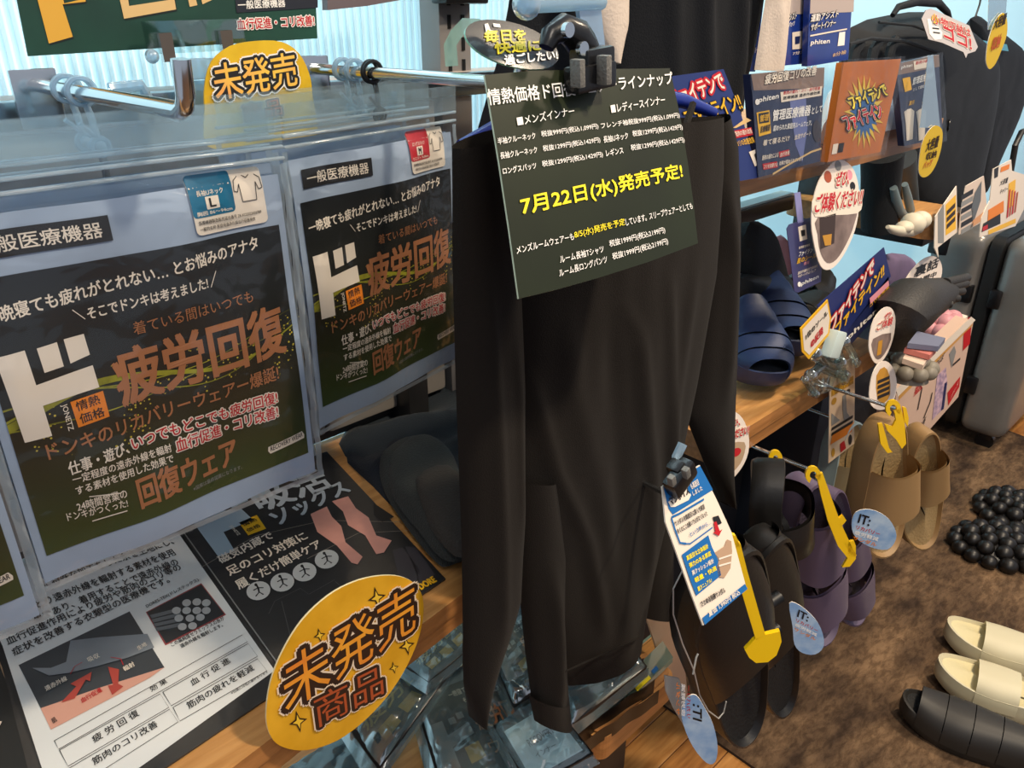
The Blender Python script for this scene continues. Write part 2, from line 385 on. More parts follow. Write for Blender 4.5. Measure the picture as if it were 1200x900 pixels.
# ================================================================== BAGS
YB = .60
def bagprint_mat():
    m = bpy.data.materials.new('black_gold_print'); m.use_nodes = True; nt = m.node_tree; N = nt.nodes; L = nt.links
    p = N['Principled BSDF']; p.inputs['Roughness'].default_value = .32
    tc = N.new('ShaderNodeTexCoord'); sp = N.new('ShaderNodeSeparateXYZ'); L.new(tc.outputs['Object'], sp.inputs[0])
    mr = N.new('ShaderNodeMapRange'); mr.inputs['From Min'].default_value = 0; mr.inputs['From Max'].default_value = .217 * S
    L.new(sp.outputs['Z'], mr.inputs[0]); r = N.new('ShaderNodeValToRGB'); L.new(mr.outputs[0], r.inputs[0])
    e = r.color_ramp.elements; e[0].position = 0; e[0].color = lin('36451a'); e[1].position = 1; e[1].color = lin('1c1e20')
    for q, c in ((.22, '303518'), (.42, '2a2716'), (.58, '1c1d17')): x = r.color_ramp.elements.new(q); x.color = lin(c)
    v = N.new('ShaderNodeTexVoronoi'); v.inputs['Scale'].default_value = 330; L.new(tc.outputs['Object'], v.inputs[0])
    lt = N.new('ShaderNodeMath'); lt.operation = 'LESS_THAN'; lt.inputs[1].default_value = .22; L.new(v.outputs['Distance'], lt.inputs[0])
    n = N.new('ShaderNodeTexNoise'); n.inputs['Scale'].default_value = 26; L.new(tc.outputs['Object'], n.inputs[0])
    gt = N.new('ShaderNodeMath'); gt.operation = 'GREATER_THAN'; gt.inputs[1].default_value = .56; L.new(n.outputs[0], gt.inputs[0])
    # sparkles only in a band across the middle
    bd = N.new('ShaderNodeMath'); bd.operation = 'COMPARE'; bd.inputs[1].default_value = .47; bd.inputs[2].default_value = .17; L.new(mr.outputs[0], bd.inputs[0])
    m1 = N.new('ShaderNodeMath'); m1.operation = 'MULTIPLY'; L.new(lt.outputs[0], m1.inputs[0]); L.new(gt.outputs[0], m1.inputs[1])
    m2 = N.new('ShaderNodeMath'); m2.operation = 'MULTIPLY'; L.new(m1.outputs[0], m2.inputs[0]); L.new(bd.outputs[0], m2.inputs[1])
    mx = N.new('ShaderNodeMix'); mx.data_type = 'RGBA'; mx.inputs[7].default_value = lin('c9b53c')
    L.new(m2.outputs[0], mx.inputs[0]); L.new(r.outputs[0], mx.inputs[6]); L.new(mx.outputs[2], p.inputs['Base Color'])
    return m
PRINT = bagprint_mat(); INSERT = M('blue_grey_insert', 'a3b4ca', .6, var=.12, vscale=9)
HEADF = film('header_film', 'eef8fb', .08, .1, .5, 14, haze=.16, hazecol='d5e8f0')
GREY = M('zip_strip', 'c9d4dc', .3)
PX0, PX1, PZ0, PZ1 = .083, .309, .975, 1.192           # printed panel of the reference bag
BX0, BX1, BZ0, BZ1 = .070, .323, .945, 1.282           # whole pouch
def wav(x, z, s=0):
    e = min(1, max(0, (x - BX0) * 40)) * min(1, max(0, (BX1 - x) * 40))
    return .0022 * math.sin(x * 38 + z * 21 + s) * e + .0008 * math.sin(x * 75 - z * 50 + s * 2) * e
def bag_bulge(x, z):
    u = (x - BX0) / (BX1 - BX0); v = (z - BZ0) / (1.235 - BZ0)
    return .010 * max(0, math.sin(math.pi * min(1, max(0, u)))) ** .35 * max(0, math.sin(math.pi * min(1, max(0, v)))) ** .35
BASE = V(((PX0 + PX1) / 2, YB, PZ0))
def bag_disp(p): return V((p.x, p.y - bag_bulge(p.x, p.z) - wav(p.x, p.z), p.z))
def tess(mb, pts, m, f, cuts=5):
    bm = bmesh.new(); bm.faces.new([bm.verts.new(p) for p in pts]); bmesh.ops.triangulate(bm, faces=bm.faces[:])
    bmesh.ops.subdivide_edges(bm, edges=bm.edges[:], cuts=cuts, use_grid_fill=True); bm.verts.index_update()
    mb.add([f(v.co.copy()) for v in bm.verts], [[v.index for v in g.verts] for g in bm.faces], m, True); bm.free()
def make_bag(full=True):
    t = thing('packaged_innerwear', '-', 'packaged clothing', BASE)
    # folded garment card inside
    b = MB()
    b.grid(lambda u, v: bag_disp(V((PX0 - .006 + u * (PX1 - PX0 + .012), YB, BZ0 + .006 + v * (1.232 - BZ0 - .006)))), 26, 30, INSERT)
    b.grid(lambda u, v: V((PX0 - .006 + u * (PX1 - PX0 + .012), YB + .006 + .006 * math.sin(math.pi * u), BZ0 + .006 + v * (1.232 - BZ0 - .006))), 6, 6, INSERT)
    b.build('folded_garment', t)
    s = MB(); off = V((0, -.0006, 0))
    s.grid(lambda u, v: bag_disp(V((PX0 + u * (PX1 - PX0), YB, PZ0 + v * (PZ1 - PZ0)))) + off, 26, 26, PRINT)
    s.build('printed_panel', t)
    # pouch film: front, back, header
    c = MB()
    def film_front(u, v):
        x = BX0 + u * (BX1 - BX0); z = BZ0 + v * (BZ1 - BZ0)
        f = bag_bulge(x, z) + wav(x, z)
        return V((x, YB - .0045 - f * 1.15 - .001 * math.sin(z * 160 + x * 30), z))
    c.grid(film_front, 40, 44, CLEARB)
    c.grid(lambda u, v: V((BX0 + u * (BX1 - BX0), YB + .015 * math.sin(math.pi * u) ** .5 * (1 - v) + .001, BZ0 + v * (BZ1 - BZ0))), 10, 8, CLEARB)
    c.build('clear_pouch', t)
    zz = MB()
    for z in (1.243, 1.252): zz.bbox((BX0 + .002, YB - .0062, z), (BX1 - .002, YB - .0015, z + .0028), MILKY, .0008, 1)
    zz.build('zip_seal', t)
    h = MB(); h.grid(lambda u, v: V((BX0 + .003 + u * (BX1 - BX0 - .006), YB - .0058 - .002 * math.sin(u * 9), 1.256 + v * (BZ1 - 1.256))), 12, 4, HEADF); h.build('header_flap', t)
    e = MB()
    for xx in (BX0, BX1 - .006): e.grid(lambda u, v: V((xx + u * .006, YB - .004 + .0015 * math.sin(v * 40), BZ0 + v * (1.24 - BZ0))), 1, 24, MILKY)
    e.grid(lambda u, v: V((BX0 + u * (BX1 - BX0), YB - .004, BZ0 + v * .005)), 20, 1, MILKY)
    e.build('side_seal', t)
    if not full: return t
    # lettering, positions read from the photo and wrapped on the bulging panel
    L_ = MB(); G = MB()
    def P(q): return A(q[0], q[1], y=YB)
    def tx(body, bl, br, h, m, bold=.012, k=1, outline=None, up=None):
        u = up or up_vert(bl, h); lift = .0011 + .0003 * k
        text(L_, body, P(bl), P(br), P((bl[0] + u[0], bl[1] + u[1])), m, bold, outline, V((0, -1, 0)), lift, disp=bag_disp)
    def pg(pts, m, k=0):
        q = [P(a) for a in pts]; out = []
        for i in range(len(q)):
            for j in range(6): out.append(q[i].lerp(q[(i + 1) % len(q)], j / 6))
        tess(G, q, m, lambda a: bag_disp(a) + V((0, -.0011 - .0003 * k, 0)))
    # swooshes and sparkle trails
    for (x0, z0, amp, w_, ph) in ((.083, 1.086, .012, .006, 0), (.083, 1.082, .016, .0016, .6), (.083, 1.092, .009, .0012, 1.2), (.083, 1.079, .006, .001, 2.3)):
        def sw(u, v): 
            x = x0 + u * .226; z = z0 + .018 * u + amp * math.sin(u * 6.3 + ph) + (v - .5) * w_ * (1.2 - u)
            return bag_disp(V((x, YB, z))) + V((0, -.0009, 0))
        G.grid(sw, 30, 1, M('swoosh_gold', 'a8a52a', .4, var=.6, vscale=60))
    # big kana logo
    pg([(-10, 416), (24, 406), (37, 446), (104, 424), (111, 449), (45, 470), (56, 505), (25, 514)], CREAM, 1)
    pg([(38, 404), (62, 397), (70, 425), (47, 432)], CREAM, 1); pg([(70, 394), (94, 388), (101, 412), (78, 422)], CREAM, 1)
    pg([(77, 466), (115, 453), (122, 482), (86, 495)], ORANGE, 1)
    tx('情熱', (85, 477), (112, 467), 11, INK, .01, 2); tx('価格', (89, 491), (117, 481), 11, INK, .01, 2)
    tx('JONETZ', (65, 470), (73, 500), 8, CREAM, .01, 1, up=(8, -3))
    tg = [(-31, 276), (81, 257), (88, 283), (-25, 306)]
    tess(G, [V((x, YB, z)) for x, z in ((.089, 1.204), (.178, 1.204), (.178, 1.222), (.089, 1.222))], INK, lambda a: bag_disp(a) + V((0, -.0011, 0)))
    text(L_, '一般医療機器', V((.095, YB, 1.2075)), V((.172, YB, 1.2075)), V((.095, YB, 1.2185)), CREAM, .012, None, V((0, -1, 0)), .0016, disp=bag_disp)
    tx('一晩寝ても疲れがとれない… とお悩みのアナタ', (-20, 380), (299, 290), 18, CREAM, .02)
    tx('そこでドンキは考えました!', (100, 372), (237, 334), 14, CREAM, .02)
    tx('＼', (84, 374), (96, 371), 14, CREAM); tx('／', (240, 333), (249, 330), 16, CREAM)
    tx('着ている間はいつでも', (152, 389), (290, 350), 15, COPPER, .004)
    tx('疲労回復', (138, 472), (330, 408), 62, COPPER, .03, 1)
    tx('ドンキのリカバリーウェアー爆誕!', (53, 534), (320, 440), 19, COPPER, .015, 2)
    tx('仕事・遊び、', (77, 551), (146, 525), 15, CREAM, .02)
    tx('いつでもどこでも疲労回復!', (150, 522), (318, 467), 15, RED, .015, 2, [(.09, CREAM)])
    tx('血行促進・コリ改善!', (202, 525), (319, 484), 15, RED, .015, 2, [(.09, CREAM)])
    tx('一定程度の遠赤外線を輻射', (81, 561), (196, 524), 10, CREAM, .015)
    tx('する素材を使用した効果で', (85, 574), (198, 536), 10, CREAM, .015)
    tx('24時間営業の', (87, 594), (144, 577), 11, CREAM, .012); tx('ドンキがつくった!', (76, 606), (145, 588), 10, CREAM, .012)
    pg([(99, 575), (136, 571), (136, 572.4), (99, 576.2)], CREAM, 1); pg([(104, 605), (144, 592), (144, 593.4), (104, 606.4)], CREAM, 1)
    tx('回復ウェア', (161, 590), (275, 540), 34, COPPER, .03)
    tx('※図案は最終図案になります。', (222, 571), (280, 546), 5, GREYINK, 0)
    pg([(309, 520), (349, 502), (352, 506), (352, 510), (312, 528), (309, 525)], CREAM, 1); tx('RECOVERY WEAR', (312, 525), (350, 508), 5.5, INK, .01, 2)
    G.build('printed_artwork', t); L_.build('printed_lettering', t)
    return t
def sticker(t, col, head, typ, size, rng, base_shift=None):
    """size sticker near the top right, built on the reference panel and parented at the same local place"""
    loc = V(t.location); rz = t.rotation_euler.copy()
    t.location = BASE; 
    def place(o): pass
    x0, z0, x1, z1 = .238, 1.196, .300, 1.240
    b = MB(); f = lambda x, z, k: bag_disp(V((x, YB, z))) + V((0, -.0013 - .0003 * k, 0))
    pts = [(x, z) for x, z in rr(x0, z0, x1, z1, .004, 4)]
    tess(b, [V((x, YB, z)) for x, z in pts], CREAM, lambda a: f(a.x, a.z, 1), 3)
    tess(b, [V((x, YB, z)) for x, z in rr(x0, z0 + .013, x0 + .036, z1, .003, 3)], col, lambda a: f(a.x, a.z, 2), 3)
    st = b.build('size_sticker', t)
    l = MB(); T = lambda body, x, z, w_, h, m, bd=.012, k=3: text(l, body, f(x, z, k), f(x + w_, z, k), f(x, z + h, k), m, bd, None, V((0, -1, 0)))
    T('【インナーウェア】', x0 + .001, z1 - .0095, .033, .0048, CREAM); T(typ, x0 + .006, z1 - .0155, .022, .0042, CREAM)
    l.poly([f(x, z, 3) for x, z in rr(x0 + .012, z0 + .0182, x0 + .023, z0 + .0276, .0004, 1)], CREAM); T(size, x0 + .0150, z0 + .0198, .005, .0064, INK, .03, 4)
    T(rng, x0 + .003, z0 + .0142, .030, .0032, CREAM, .008)
    T('医療機器製造販売届出番号 28-XO2023436789', x0 + .003, z0 + .0078, .054, .003, INK, .01); T('一般的名称 家庭用遠赤外線血行促進用衣', x0 + .003, z0 + .003, .048, .003, INK, .01)
    # little shirt drawing
    cx, cz = x0 + .049, z0 + .030
    sh = [(-.005, .010), (-.011, .006), (-.012, -.002), (-.009, -.003), (-.007, .003), (-.006, -.011), (.006, -.011), (.007, .003), (.009, -.003), (.012, -.002), (.011, .006), (.005, .010), (0, .007)]
    for i in range(len(sh)):
        a_ = V((cx + sh[i][0], 0, cz + sh[i][1])); c_ = V((cx + sh[(i + 1) % len(sh)][0], 0, cz + sh[(i + 1) % len(sh)][1])); d = (c_ - a_).normalized(); q = V((-d.z, 0, d.x)) * .0003
        l.poly([f(p.x, p.z, 3) for p in (a_ + q, c_ + q, c_ - q, a_ - q)], INK)
    l.build('sticker_lettering', st)
    t.location = loc; t.rotation_euler = rz
bag = make_bag()
bag2 = copy_tree(bag, (.485, .7016, .97), math.radians(11), 'clear pouch of recovery innerwear with red M size sticker beside the black shirt', 'recovery innerwear pouches')
bag0 = copy_tree(bag, (-.052, .598, .952), 0, 'clear pouch at left edge of which only the lower right corner shows', 'recovery innerwear pouches')
bag['label'] = 'large clear pouch of recovery innerwear with blue L size sticker, foremost at left'; bag['group'] = 'recovery innerwear pouches'
sticker(bag, TEAL, '', '長袖Uネック', 'L', '胸囲 86～94cm'); sticker(bag2, M('crimson_ink', 'b8202c', .45), '', 'ロングスパッツ', 'M', 'ウエスト 76-84cm')
plain = make_bag(False)
plain.location = BASE + V((.010, .030, .004)); tag(plain, 'pouch directly behind the blue L sticker pouch on the left hook', None, 'recovery innerwear pouches')
copy_tree(plain, BASE + V((.019, .058, .002)), 0, 'pouch third in line on the left hook behind the L pouch', 'recovery innerwear pouches')
copy_tree(plain, (.469, .735, .974), math.radians(9), 'pouch directly behind the red M sticker pouch on its hook', 'recovery innerwear pouches')
copy_tree(plain, (.458, .768, .974), math.radians(8), 'pouch third in line behind the red M sticker pouch', 'recovery innerwear pouches')

# ---------------- peg hooks
def hook(x, z, y0, y1, lab, group='peg hooks for the pouches'):
    t = thing('peg_hook', lab, 'hook', (x, y0, z), group)
    b = MB(); P = [(x, y0, z - .002), (x, (y0 + y1) / 2, z - .001), (x, y1 + .010, z), (x, y1 + .002, z + .003), (x, y1 - .002, z + .010), (x, y1 - .004, z + .032)]
    b.tube(P, .0062, STEEL, 14); b.build('rod', t)
    b = MB(); b.bbox((x - .02, y0 + .0, z - .04), (x + .02, y0 + .006, z + .012), STEEL, .002); b.build('back_plate', t)
    return t
hook(.222, 1.292, .86, .533, 'chromed peg hook on the left above the L sticker pouch')
hook(.515, 1.294, .86, .522, 'chromed peg hook whose upturned tip meets the dark green poster')
# ring clips on the hooks
def ringclip(x, y, z, m, lab, long=.036, grp='clear ring clips on the hooks'):
    t = thing('ring_clip', lab, 'clip', (x, y, z - .05), grp)
    b = MB(); b.ring((x, y, z), (0.15, 1, 0), .0105, .0022, m, 18); b.ring((x, y + .006, z), (-.1, 1, .05), .0105, .002, m, 18); b.build('ring', t)
    b = MB(); b.tube([(x + .001, y, z - .010), (x + .003, y, z - .02), (x + .004, y, z - long)], .003, m, 8); b.ring((x + .005, y, z - long - .008), (0, 1, 0), .007, .0025, m, 14); b.ball((x + .005, y, z - long - .008), .0055, m, 10, 6)
    b.tube([(x + .004, y, z - long), (x - .008, y - .002, z - long + .012)], .002, m, 6); b.build('toggle', t)
RC = film('clear_blue_plastic', 'd6ecf8', .22, .08, .1, 12, haze=.35, hazecol='cfe6f5')
for px_, py_, lab in ((80, 109, 'clear plastic ring clip, further in on the left hook'), (97, 113, 'clear plastic ring clip, nearer the tip on the left hook')):
    q = A(px_, py_, x=.222); ringclip(.222, q.y, 1.292, RC, lab)
for px_, py_, m_, lab in ((403, 80, RC, 'clear plastic ring clip at the inner end of the second hook'), (417, 82, RC, 'clear plastic ring clip next to the black one on the second hook'), (437, 84, BLKPL, 'black plastic ring clip with hanging toggle on the second hook')):
    q = A(px_, py_, x=.515); ringclip(.515, q.y, 1.294, m_, lab, grp='ring clips on the second hook')

# ================================================================== SHEETS ON THE LEFT SHELF
ZS = .7312
def flat_sheet(z): s = Sheet((V((0, 0, z)), V((0, 0, 1)))); s.flat = True; return s
BLKS = M('black_glossy_sheet', '2b2c2e', .28, coat=.4, bump=.1, bscale=60)
BLUEW = M('pale_printed_sheet', 'e3e4e2', .33, coat=.3)
# 1 white explanation sheet in a black border
t = thing('info_sheet', 'white explanation sheet with diagrams and tables in a black border on the shelf', 'sheet', A(170, 800, z=ZS)); s = flat_sheet(ZS + .002)
b = MB(); s.body(b, [(0, 772), (-60, 655), (-40, 640), (195, 560), (214, 617), (340, 800), (185, 905), (55, 990)], .002, BLKS); b.build('sheet', t)
s.poly([(3, 757), (-44, 660), (180, 570), (207, 622), (322, 786), (186, 884), (70, 965)], BLUEW, 1)
for k, (a, c, body) in enumerate((((53, 690), (205, 638), 'に特殊な加工をした糸を生地にし、'), ((45, 714), (207, 651), 'とり遠赤外線を輻射する素材を使用'), ((42, 731), (211, 662), '果であり、着用することで遠赤外線の'), ((10, 757), (214, 668), '血行促進作用により疲労や筋肉のコリ等の'), ((17, 770), (200, 683), '症状を改善する衣類型の医療機です。'))):
    s.text(body, a, c, 10, INK, 3, .01)
s.poly([(22, 780), (152, 717), (193, 783), (48, 831)], M('photo_dark', '3b4046', .4), 2)
s.poly([(48, 831), (120, 806), (193, 783), (176, 795), (144, 812), (60, 856)], M('photo_skin', 'd8a08c', .4), 3)
s.poly([(38, 784), (60, 784), (78, 777), (83, 752), (118, 748), (173, 744), (181, 760), (150, 772), (110, 783), (80, 790), (58, 793)], M('photo_fabric', '8d939a', .4, var=.25, vscale=14), 4)
s.poly([(72, 825), (90, 806), (83, 803), (108, 789), (106, 800), (101, 798), (88, 820)], M('photo_red', 'b0463c', .4), 5)
s.poly([(127, 783), (140, 786), (139, 803), (145, 806), (132, 816), (127, 805), (133, 804)], M('photo_red', 'b0463c', .4), 5)
s.text('遠赤外線', (55, 812), (80, 799), 6, CREAM, 6); s.text('吸収', (105, 778), (118, 772), 6, CREAM, 6); s.text('輻射', (147, 789), (159, 782), 6, CREAM, 6); s.text('血行促進', (97, 826), (121, 812), 6, RED, 6); s.text('肌', (63, 850), (68, 847), 6, INK, 6); s.text('生地', (163, 764), (173, 758), 5, CREAM, 6)
s.line([(83, 792), (88, 783), (97, 778)], .8, RED, 6); s.line([(130, 772), (142, 774), (145, 781)], .8, RED, 6)
s.poly([(171, 718), (236, 684), (265, 721), (194, 757)], M('photo_border', '9a4a4a', .4), 2); s.poly([(172.5, 718.5), (236, 686), (263, 720.5), (195, 755)], M('photo_dark2', '2c2f33', .4), 3)
FB = M('photo_fibre', 'a3a6a8', .4)
for cx, cy in ((219, 708), (231, 707), (242, 708), (207, 717), (219, 717), (231, 717), (242, 717), (210, 726), (223, 726), (235, 725), (214, 736), (226, 735)):
    s.ell((cx, cy), (5, -1.5), (1.5, 4), FB, 5, 14)
for k in range(4): s.poly([(176 + k * 2, 722 + k * 5), (212, 713 + k * 6), (213, 717 + k * 6), (178 + k * 2, 726 + k * 5)], M('photo_fibre2', '60656a', .4), 4)
s.text('DORES-TEX(ドレステックス)', (173, 714), (234, 682), 5, INK, 3); s.text('この高純度セラミックスの糸が', (202, 759), (264, 727), 5.5, INK, 3); s.text('遠赤外線を輻射します。', (213, 760.5), (262, 735), 5, INK, 3)
def frame(pts, k=3, wd=.9):
    s.line(pts + [pts[0]], wd, INK, k)
frame([(64, 869), (284, 745), (290, 753), (69, 879)]); frame([(70, 880), (188, 814), (198, 830), (80, 899)]); frame([(191, 812), (291, 755), (302, 770), (201, 828)])
frame([(80, 902), (199, 832), (209, 847), (92, 922)]); frame([(203, 830), (302, 773), (313, 787), (211, 846)])
s.text('効 果', (178, 812), (197, 801), 6.5, INK, 3); s.text('疲 労 回 復', (111, 872), (164, 839), 9, INK, 3); s.text('血 行 促 進', (226, 805), (271, 777), 8, INK, 3)
s.text('筋肉のコリ改善', (111, 898), (186, 852), 9, INK, 3); s.text('筋肉の疲れを軽減', (222, 832), (299, 786), 8.5, INK, 3); s.text('※効果には個人差があります', (272, 815), (315, 789), 3.5, INK, 3, 0)
s.done(t)
# 2 black sock sheet
t = thing('promo_sheet', 'black glossy sock advertisement with printed bare legs on the shelf', 'sheet', A(350, 700, z=ZS)); s = flat_sheet(ZS + .003)
b = MB(); s.body(b, [(209, 621), (196, 585), (383, 529), (522, 678), (341, 801)], .002, BLKS); b.build('sheet', t)
s.line([(211, 618), (340, 798)], 1.2, GREYINK, 1)
BL = M('pale_blue_ink', 'a9bdcb', .35)
s.poly([(223, 608), (251, 600), (283, 597), (297, 610), (262, 624), (275, 646), (256, 653)], BL, 2)
s.poly([(268, 590), (288, 582), (291, 587), (272, 596)], BL, 2); s.poly([(292, 580), (312, 572), (316, 578), (296, 586)], BL, 2)
s.poly([(280, 613), (301, 604), (312, 620), (291, 628)], GOLD, 2); s.text('情熱', (286, 618), (302, 611), 5, INK, 3); s.text('価格', (291, 625), (306, 618), 5, INK, 3); s.text('JONETZ', (268, 618), (278, 629), 4, CREAM, 3, up=(4, -2))
s.text('吸活', (308, 601), (392, 571), 30, M('silver_ink', 'b3bdc6', .35), 3, .03, None, (-18, -23)); s.text('ソックス', (326, 618), (412, 577), 22, M('silver_ink'), 3, .03, None, (-12, -16))
s.poly([(389, 588), (408, 582), (417, 596), (432, 607), (441, 628), (459, 634), (450, 648), (441, 650), (428, 628), (408, 616), (402, 600)], SKIN, 2)
s.poly([(364, 603), (383, 594), (389, 606), (400, 617), (405, 636), (425, 653), (419, 662), (412, 660), (395, 640), (372, 624)], SKIN, 2)
s.text('磁気内蔵で', (260, 662), (322, 631), 11, CREAM, 3, .02); s.text('足のコリ対策に', (270, 676), (362, 632), 12, CREAM, 3, .02); s.text('履くだけ簡単ケア', (281, 692), (379, 641), 12, CREAM, 3, .02)
for cx, cy in ((303, 693), (331, 683), (357, 671), (383, 656)):
    s.ell((cx, cy), (13, -5), (5, 10), M('badge_grey', 'c9c9c6', .45), 3)
    for pts in (([(cx - 2, cy - 6), (cx, cy - 2), (cx + 1, cy + 3)]), ([(cx - 6, cy), (cx, cy - 3), (cx + 6, cy - 3)]), ([(cx - 3, cy + 7), (cx + 1, cy + 2), (cx + 6, cy + 5)])): s.line(pts, 1.8, INK, 4)
    s.ell((cx - 3, cy - 6.5), (1.8, 0), (0, 1.8), INK, 4, 10)
LG = M('outline_grey', '5d5d5c', .4)
s.line([(315, 720), (322, 705), (352, 690), (362, 697), (392, 680)], .7, LG, 2); s.line([(330, 705), (340, 745), (352, 775)], .7, LG, 2); s.line([(393, 682), (402, 690), (420, 678)], .7, LG, 2)
s.line([(236, 665), (300, 628), (380, 610), (470, 612)], .8, M('streak', '9a8f83', .3), 1); s.line([(360, 655), (420, 625), (480, 622)], .8, M('streak', '9a8f83', .3), 1)
s.poly([(438, 590), (462, 606), (448, 612), (438, 604)], INK, 2)
s.poly([(460, 645), (472, 642), (492, 668), (486, 690), (470, 690)], M('sock_photo', '3f3c42', .4), 2); s.poly([(475, 641), (487, 642), (510, 674), (494, 688)], M('sock_photo', '3f3c42', .4), 2)
s.text('DORE', (494, 692), (512, 682), 8, GOLD, 3, .04)
s.done(t)
# 3 dark sheet at the far left corner
t = thing('promo_sheet', 'dark sheet cut off at the lower left corner of the picture', 'sheet', A(20, 850, z=ZS)); s = flat_sheet(ZS + .0015)
b = MB(); s.body(b, [(-60, 750), (-8, 735), (55, 905), (-40, 990), (-150, 900)], .002, M('black_matte_sheet', '222425', .35)); b.build('sheet', t)
s.line([(-4, 768), (50, 905)], 1.4, M('tan_line', 'a08468', .4), 1); s.text('う', (-10, 858), (4, 850), 8, CREAM, 3); s.done(t)

# ================================================================== GOLD OVAL POP ON THE SHELF EDGE
YG = M('gold_glitter_card', 'efb52c', .35, col2='d69c16', vscale=22, coat=.4)
t = thing('oval_sign', 'large oval gold sign with brown outlined characters on the shelf edge', 'sign', A(385, 878, y=.525)); s = Sheet((A(400, 780, y=.525), V((0, -1, 0)).normalized()))
ov = [(312, 840), (317, 800), (332, 762), (355, 726), (385, 698), (415, 682), (444, 675), (470, 676), (488, 686), (496, 705), (494, 735), (482, 770), (460, 808), (430, 842), (395, 868), (360, 879), (333, 876), (318, 864)]
def smooth(pts, n=4):
    out = []; N_ = len(pts)
    for i in range(N_):
        p0, p1, p2, p3 = (V(pts[(i + k - 1) % N_]) for k in range(4))
        for j in range(n):
            t_ = j / n; out.append(tuple(.5 * ((2 * p1) + (p2 - p0) * t_ + (2 * p0 - 5 * p1 + 4 * p2 - p3) * t_ ** 2 + (3 * p1 - p0 - 3 * p2 + p3) * t_ ** 3)))
    return out
b = MB(); s.body(b, smooth(ov), .002, YG, M('card_edge', 'f3e7b8', .4)); b.build('card', t)
DB = M('dark_brown_ink', '2e1c12', .45); PW = M('pale_outline_ink', 'f3dcc0', .45); OG = M('orange_gradient_ink', 'f2a531', .4, col2='e07d2c', vscale=26); BR = M('red_brown_ink', 'b0512a', .4)
s.text('未発売', (334, 836), (486, 737), 62, OG, 4, .004, [(.105, PW), (.078, DB)], up=(-8, -60))
s.text('商品', (370, 852), (448, 811), 37, BR, 6, .004, [(.12, PW), (.085, DB)], up=(-5, -37))
def star(s, c, r, m1, m2):
    for rr_, m_, k in ((r * 1.35, m1, 2), (r * .85, m2, 3)):
        P = []
        for i in range(8):
            a_ = math.pi * i / 4 - .25; q = rr_ if i % 2 == 0 else rr_ * .36; P.append((c[0] + q * math.cos(a_) * .9, c[1] + q * math.sin(a_) * 1.1))
        s.poly(P, m_, k)
for c, r_ in (((441, 700), 9), ((374, 744), 6), ((476, 756), 8), ((461, 782), 5), ((349, 845), 9)): star(s, c, r_, DB, M('star_gold', 'f5c83a', .4))
s.done(t)
b = MB(); q = A(400, 778, y=.53); b.bbox(q + V((-.012, .002, -.03)), q + V((.012, .02, .03)), MILKY, .003); b.build('clip', t)
# ================================================================== CLOTH PIECES
def lerp_poly(pts, t):
    d = [0]
    for i in range(1, len(pts)): d.append(d[-1] + math.hypot(pts[i][0] - pts[i - 1][0], pts[i][1] - pts[i - 1][1]))
    q = t * d[-1]
    for i in range(1, len(pts)):
        if q <= d[i] or i == len(pts) - 1:
            k = (q - d[i - 1]) / max(1e-6, d[i] - d[i - 1]); return (pts[i - 1][0] + (pts[i][0] - pts[i - 1][0]) * k, pts[i - 1][1] + (pts[i][1] - pts[i - 1][1]) * k)
def interp_y(pl, y):
    for i in range(1, len(pl)):
        if pl[i - 1][1] <= y <= pl[i][1]:
            k = (y - pl[i - 1][1]) / (pl[i][1] - pl[i - 1][1]); return pl[i - 1][0] + (pl[i][0] - pl[i - 1][0]) * k
    return None
def cloth(mb, Lp, Rp, y, th, m, ridges=(), nu=44, nv=60, wob=.002, ytilt=0, seed=0, back=None):
    """soft hanging cloth between two outlines in the plane y; front bulges to the aisle, back is closed"""
    def fr(u, v):
        a = lerp_poly(Lp, v); c = lerp_poly(Rp, v); px_ = a[0] + (c[0] - a[0]) * u; py_ = a[1] + (c[1] - a[1]) * u
        p = A(px_, py_, y=y)
        b_ = th * (max(0, math.sin(math.pi * u)) ** .5)
        f = 0
        for pl_, amp, wd in ridges:
            X = interp_y(pl_, py_)
            if X is not None:
                e = min(1, (py_ - pl_[0][1]) / 60, (pl_[-1][1] - py_) / 60); d = (px_ - X) / wd
                f += amp * max(0, e) * math.exp(-d * d)
        e = min(1, u * 8, (1 - u) * 8)
        f += wob * e * (noise.noise(V((p.x * 9 + seed, p.z * 3, seed))) * 2 + .5 * noise.noise(V((p.x * 30, p.z * 8 + seed, 2))))
        return V((p.x, p.y - b_ - f + ytilt * v, p.z))
    mb.grid(fr, nu, nv, m)
    def bk(u, v):
        a = lerp_poly(Lp, v); c = lerp_poly(Rp, v); p = A(a[0] + (c[0] - a[0]) * u, a[1] + (c[1] - a[1]) * u, y=y)
        return V((p.x, p.y + (back or th) * .5 * max(0, math.sin(math.pi * u)) ** .5 + ytilt * v, p.z))
    mb.grid(bk, 12, 20, m)
t = thing('long_sleeved_shirt', 'black long-sleeved shirt hanging on a blue hanger in the centre', 'shirt', A(680, 800, y=.5))
b = MB(); cloth(b, [(556, 158), (570, 300), (585, 480), (598, 620), (612, 720), (655, 800)], [(846, 136), (846, 200), (838, 320), (815, 450), (786, 580), (762, 680), (748, 757)], .505, .034, BLACKCLOTH,
    [([(700, 340), (722, 380), (730, 450), (743, 550), (746, 700)], .006, 9), ([(757, 300), (766, 450), (776, 600)], .005, 7), ([(795, 300), (776, 460), (765, 600)], .004, 7), ([(600, 420), (611, 465), (628, 540), (664, 618), (690, 740)], .006, 9),
     ([(640, 350), (650, 450), (690, 600), (720, 760)], .004, 14), ([(690, 360), (700, 520), (705, 700)], -.004, 12)], 60, 80, .003)
body = b.build('body', t)
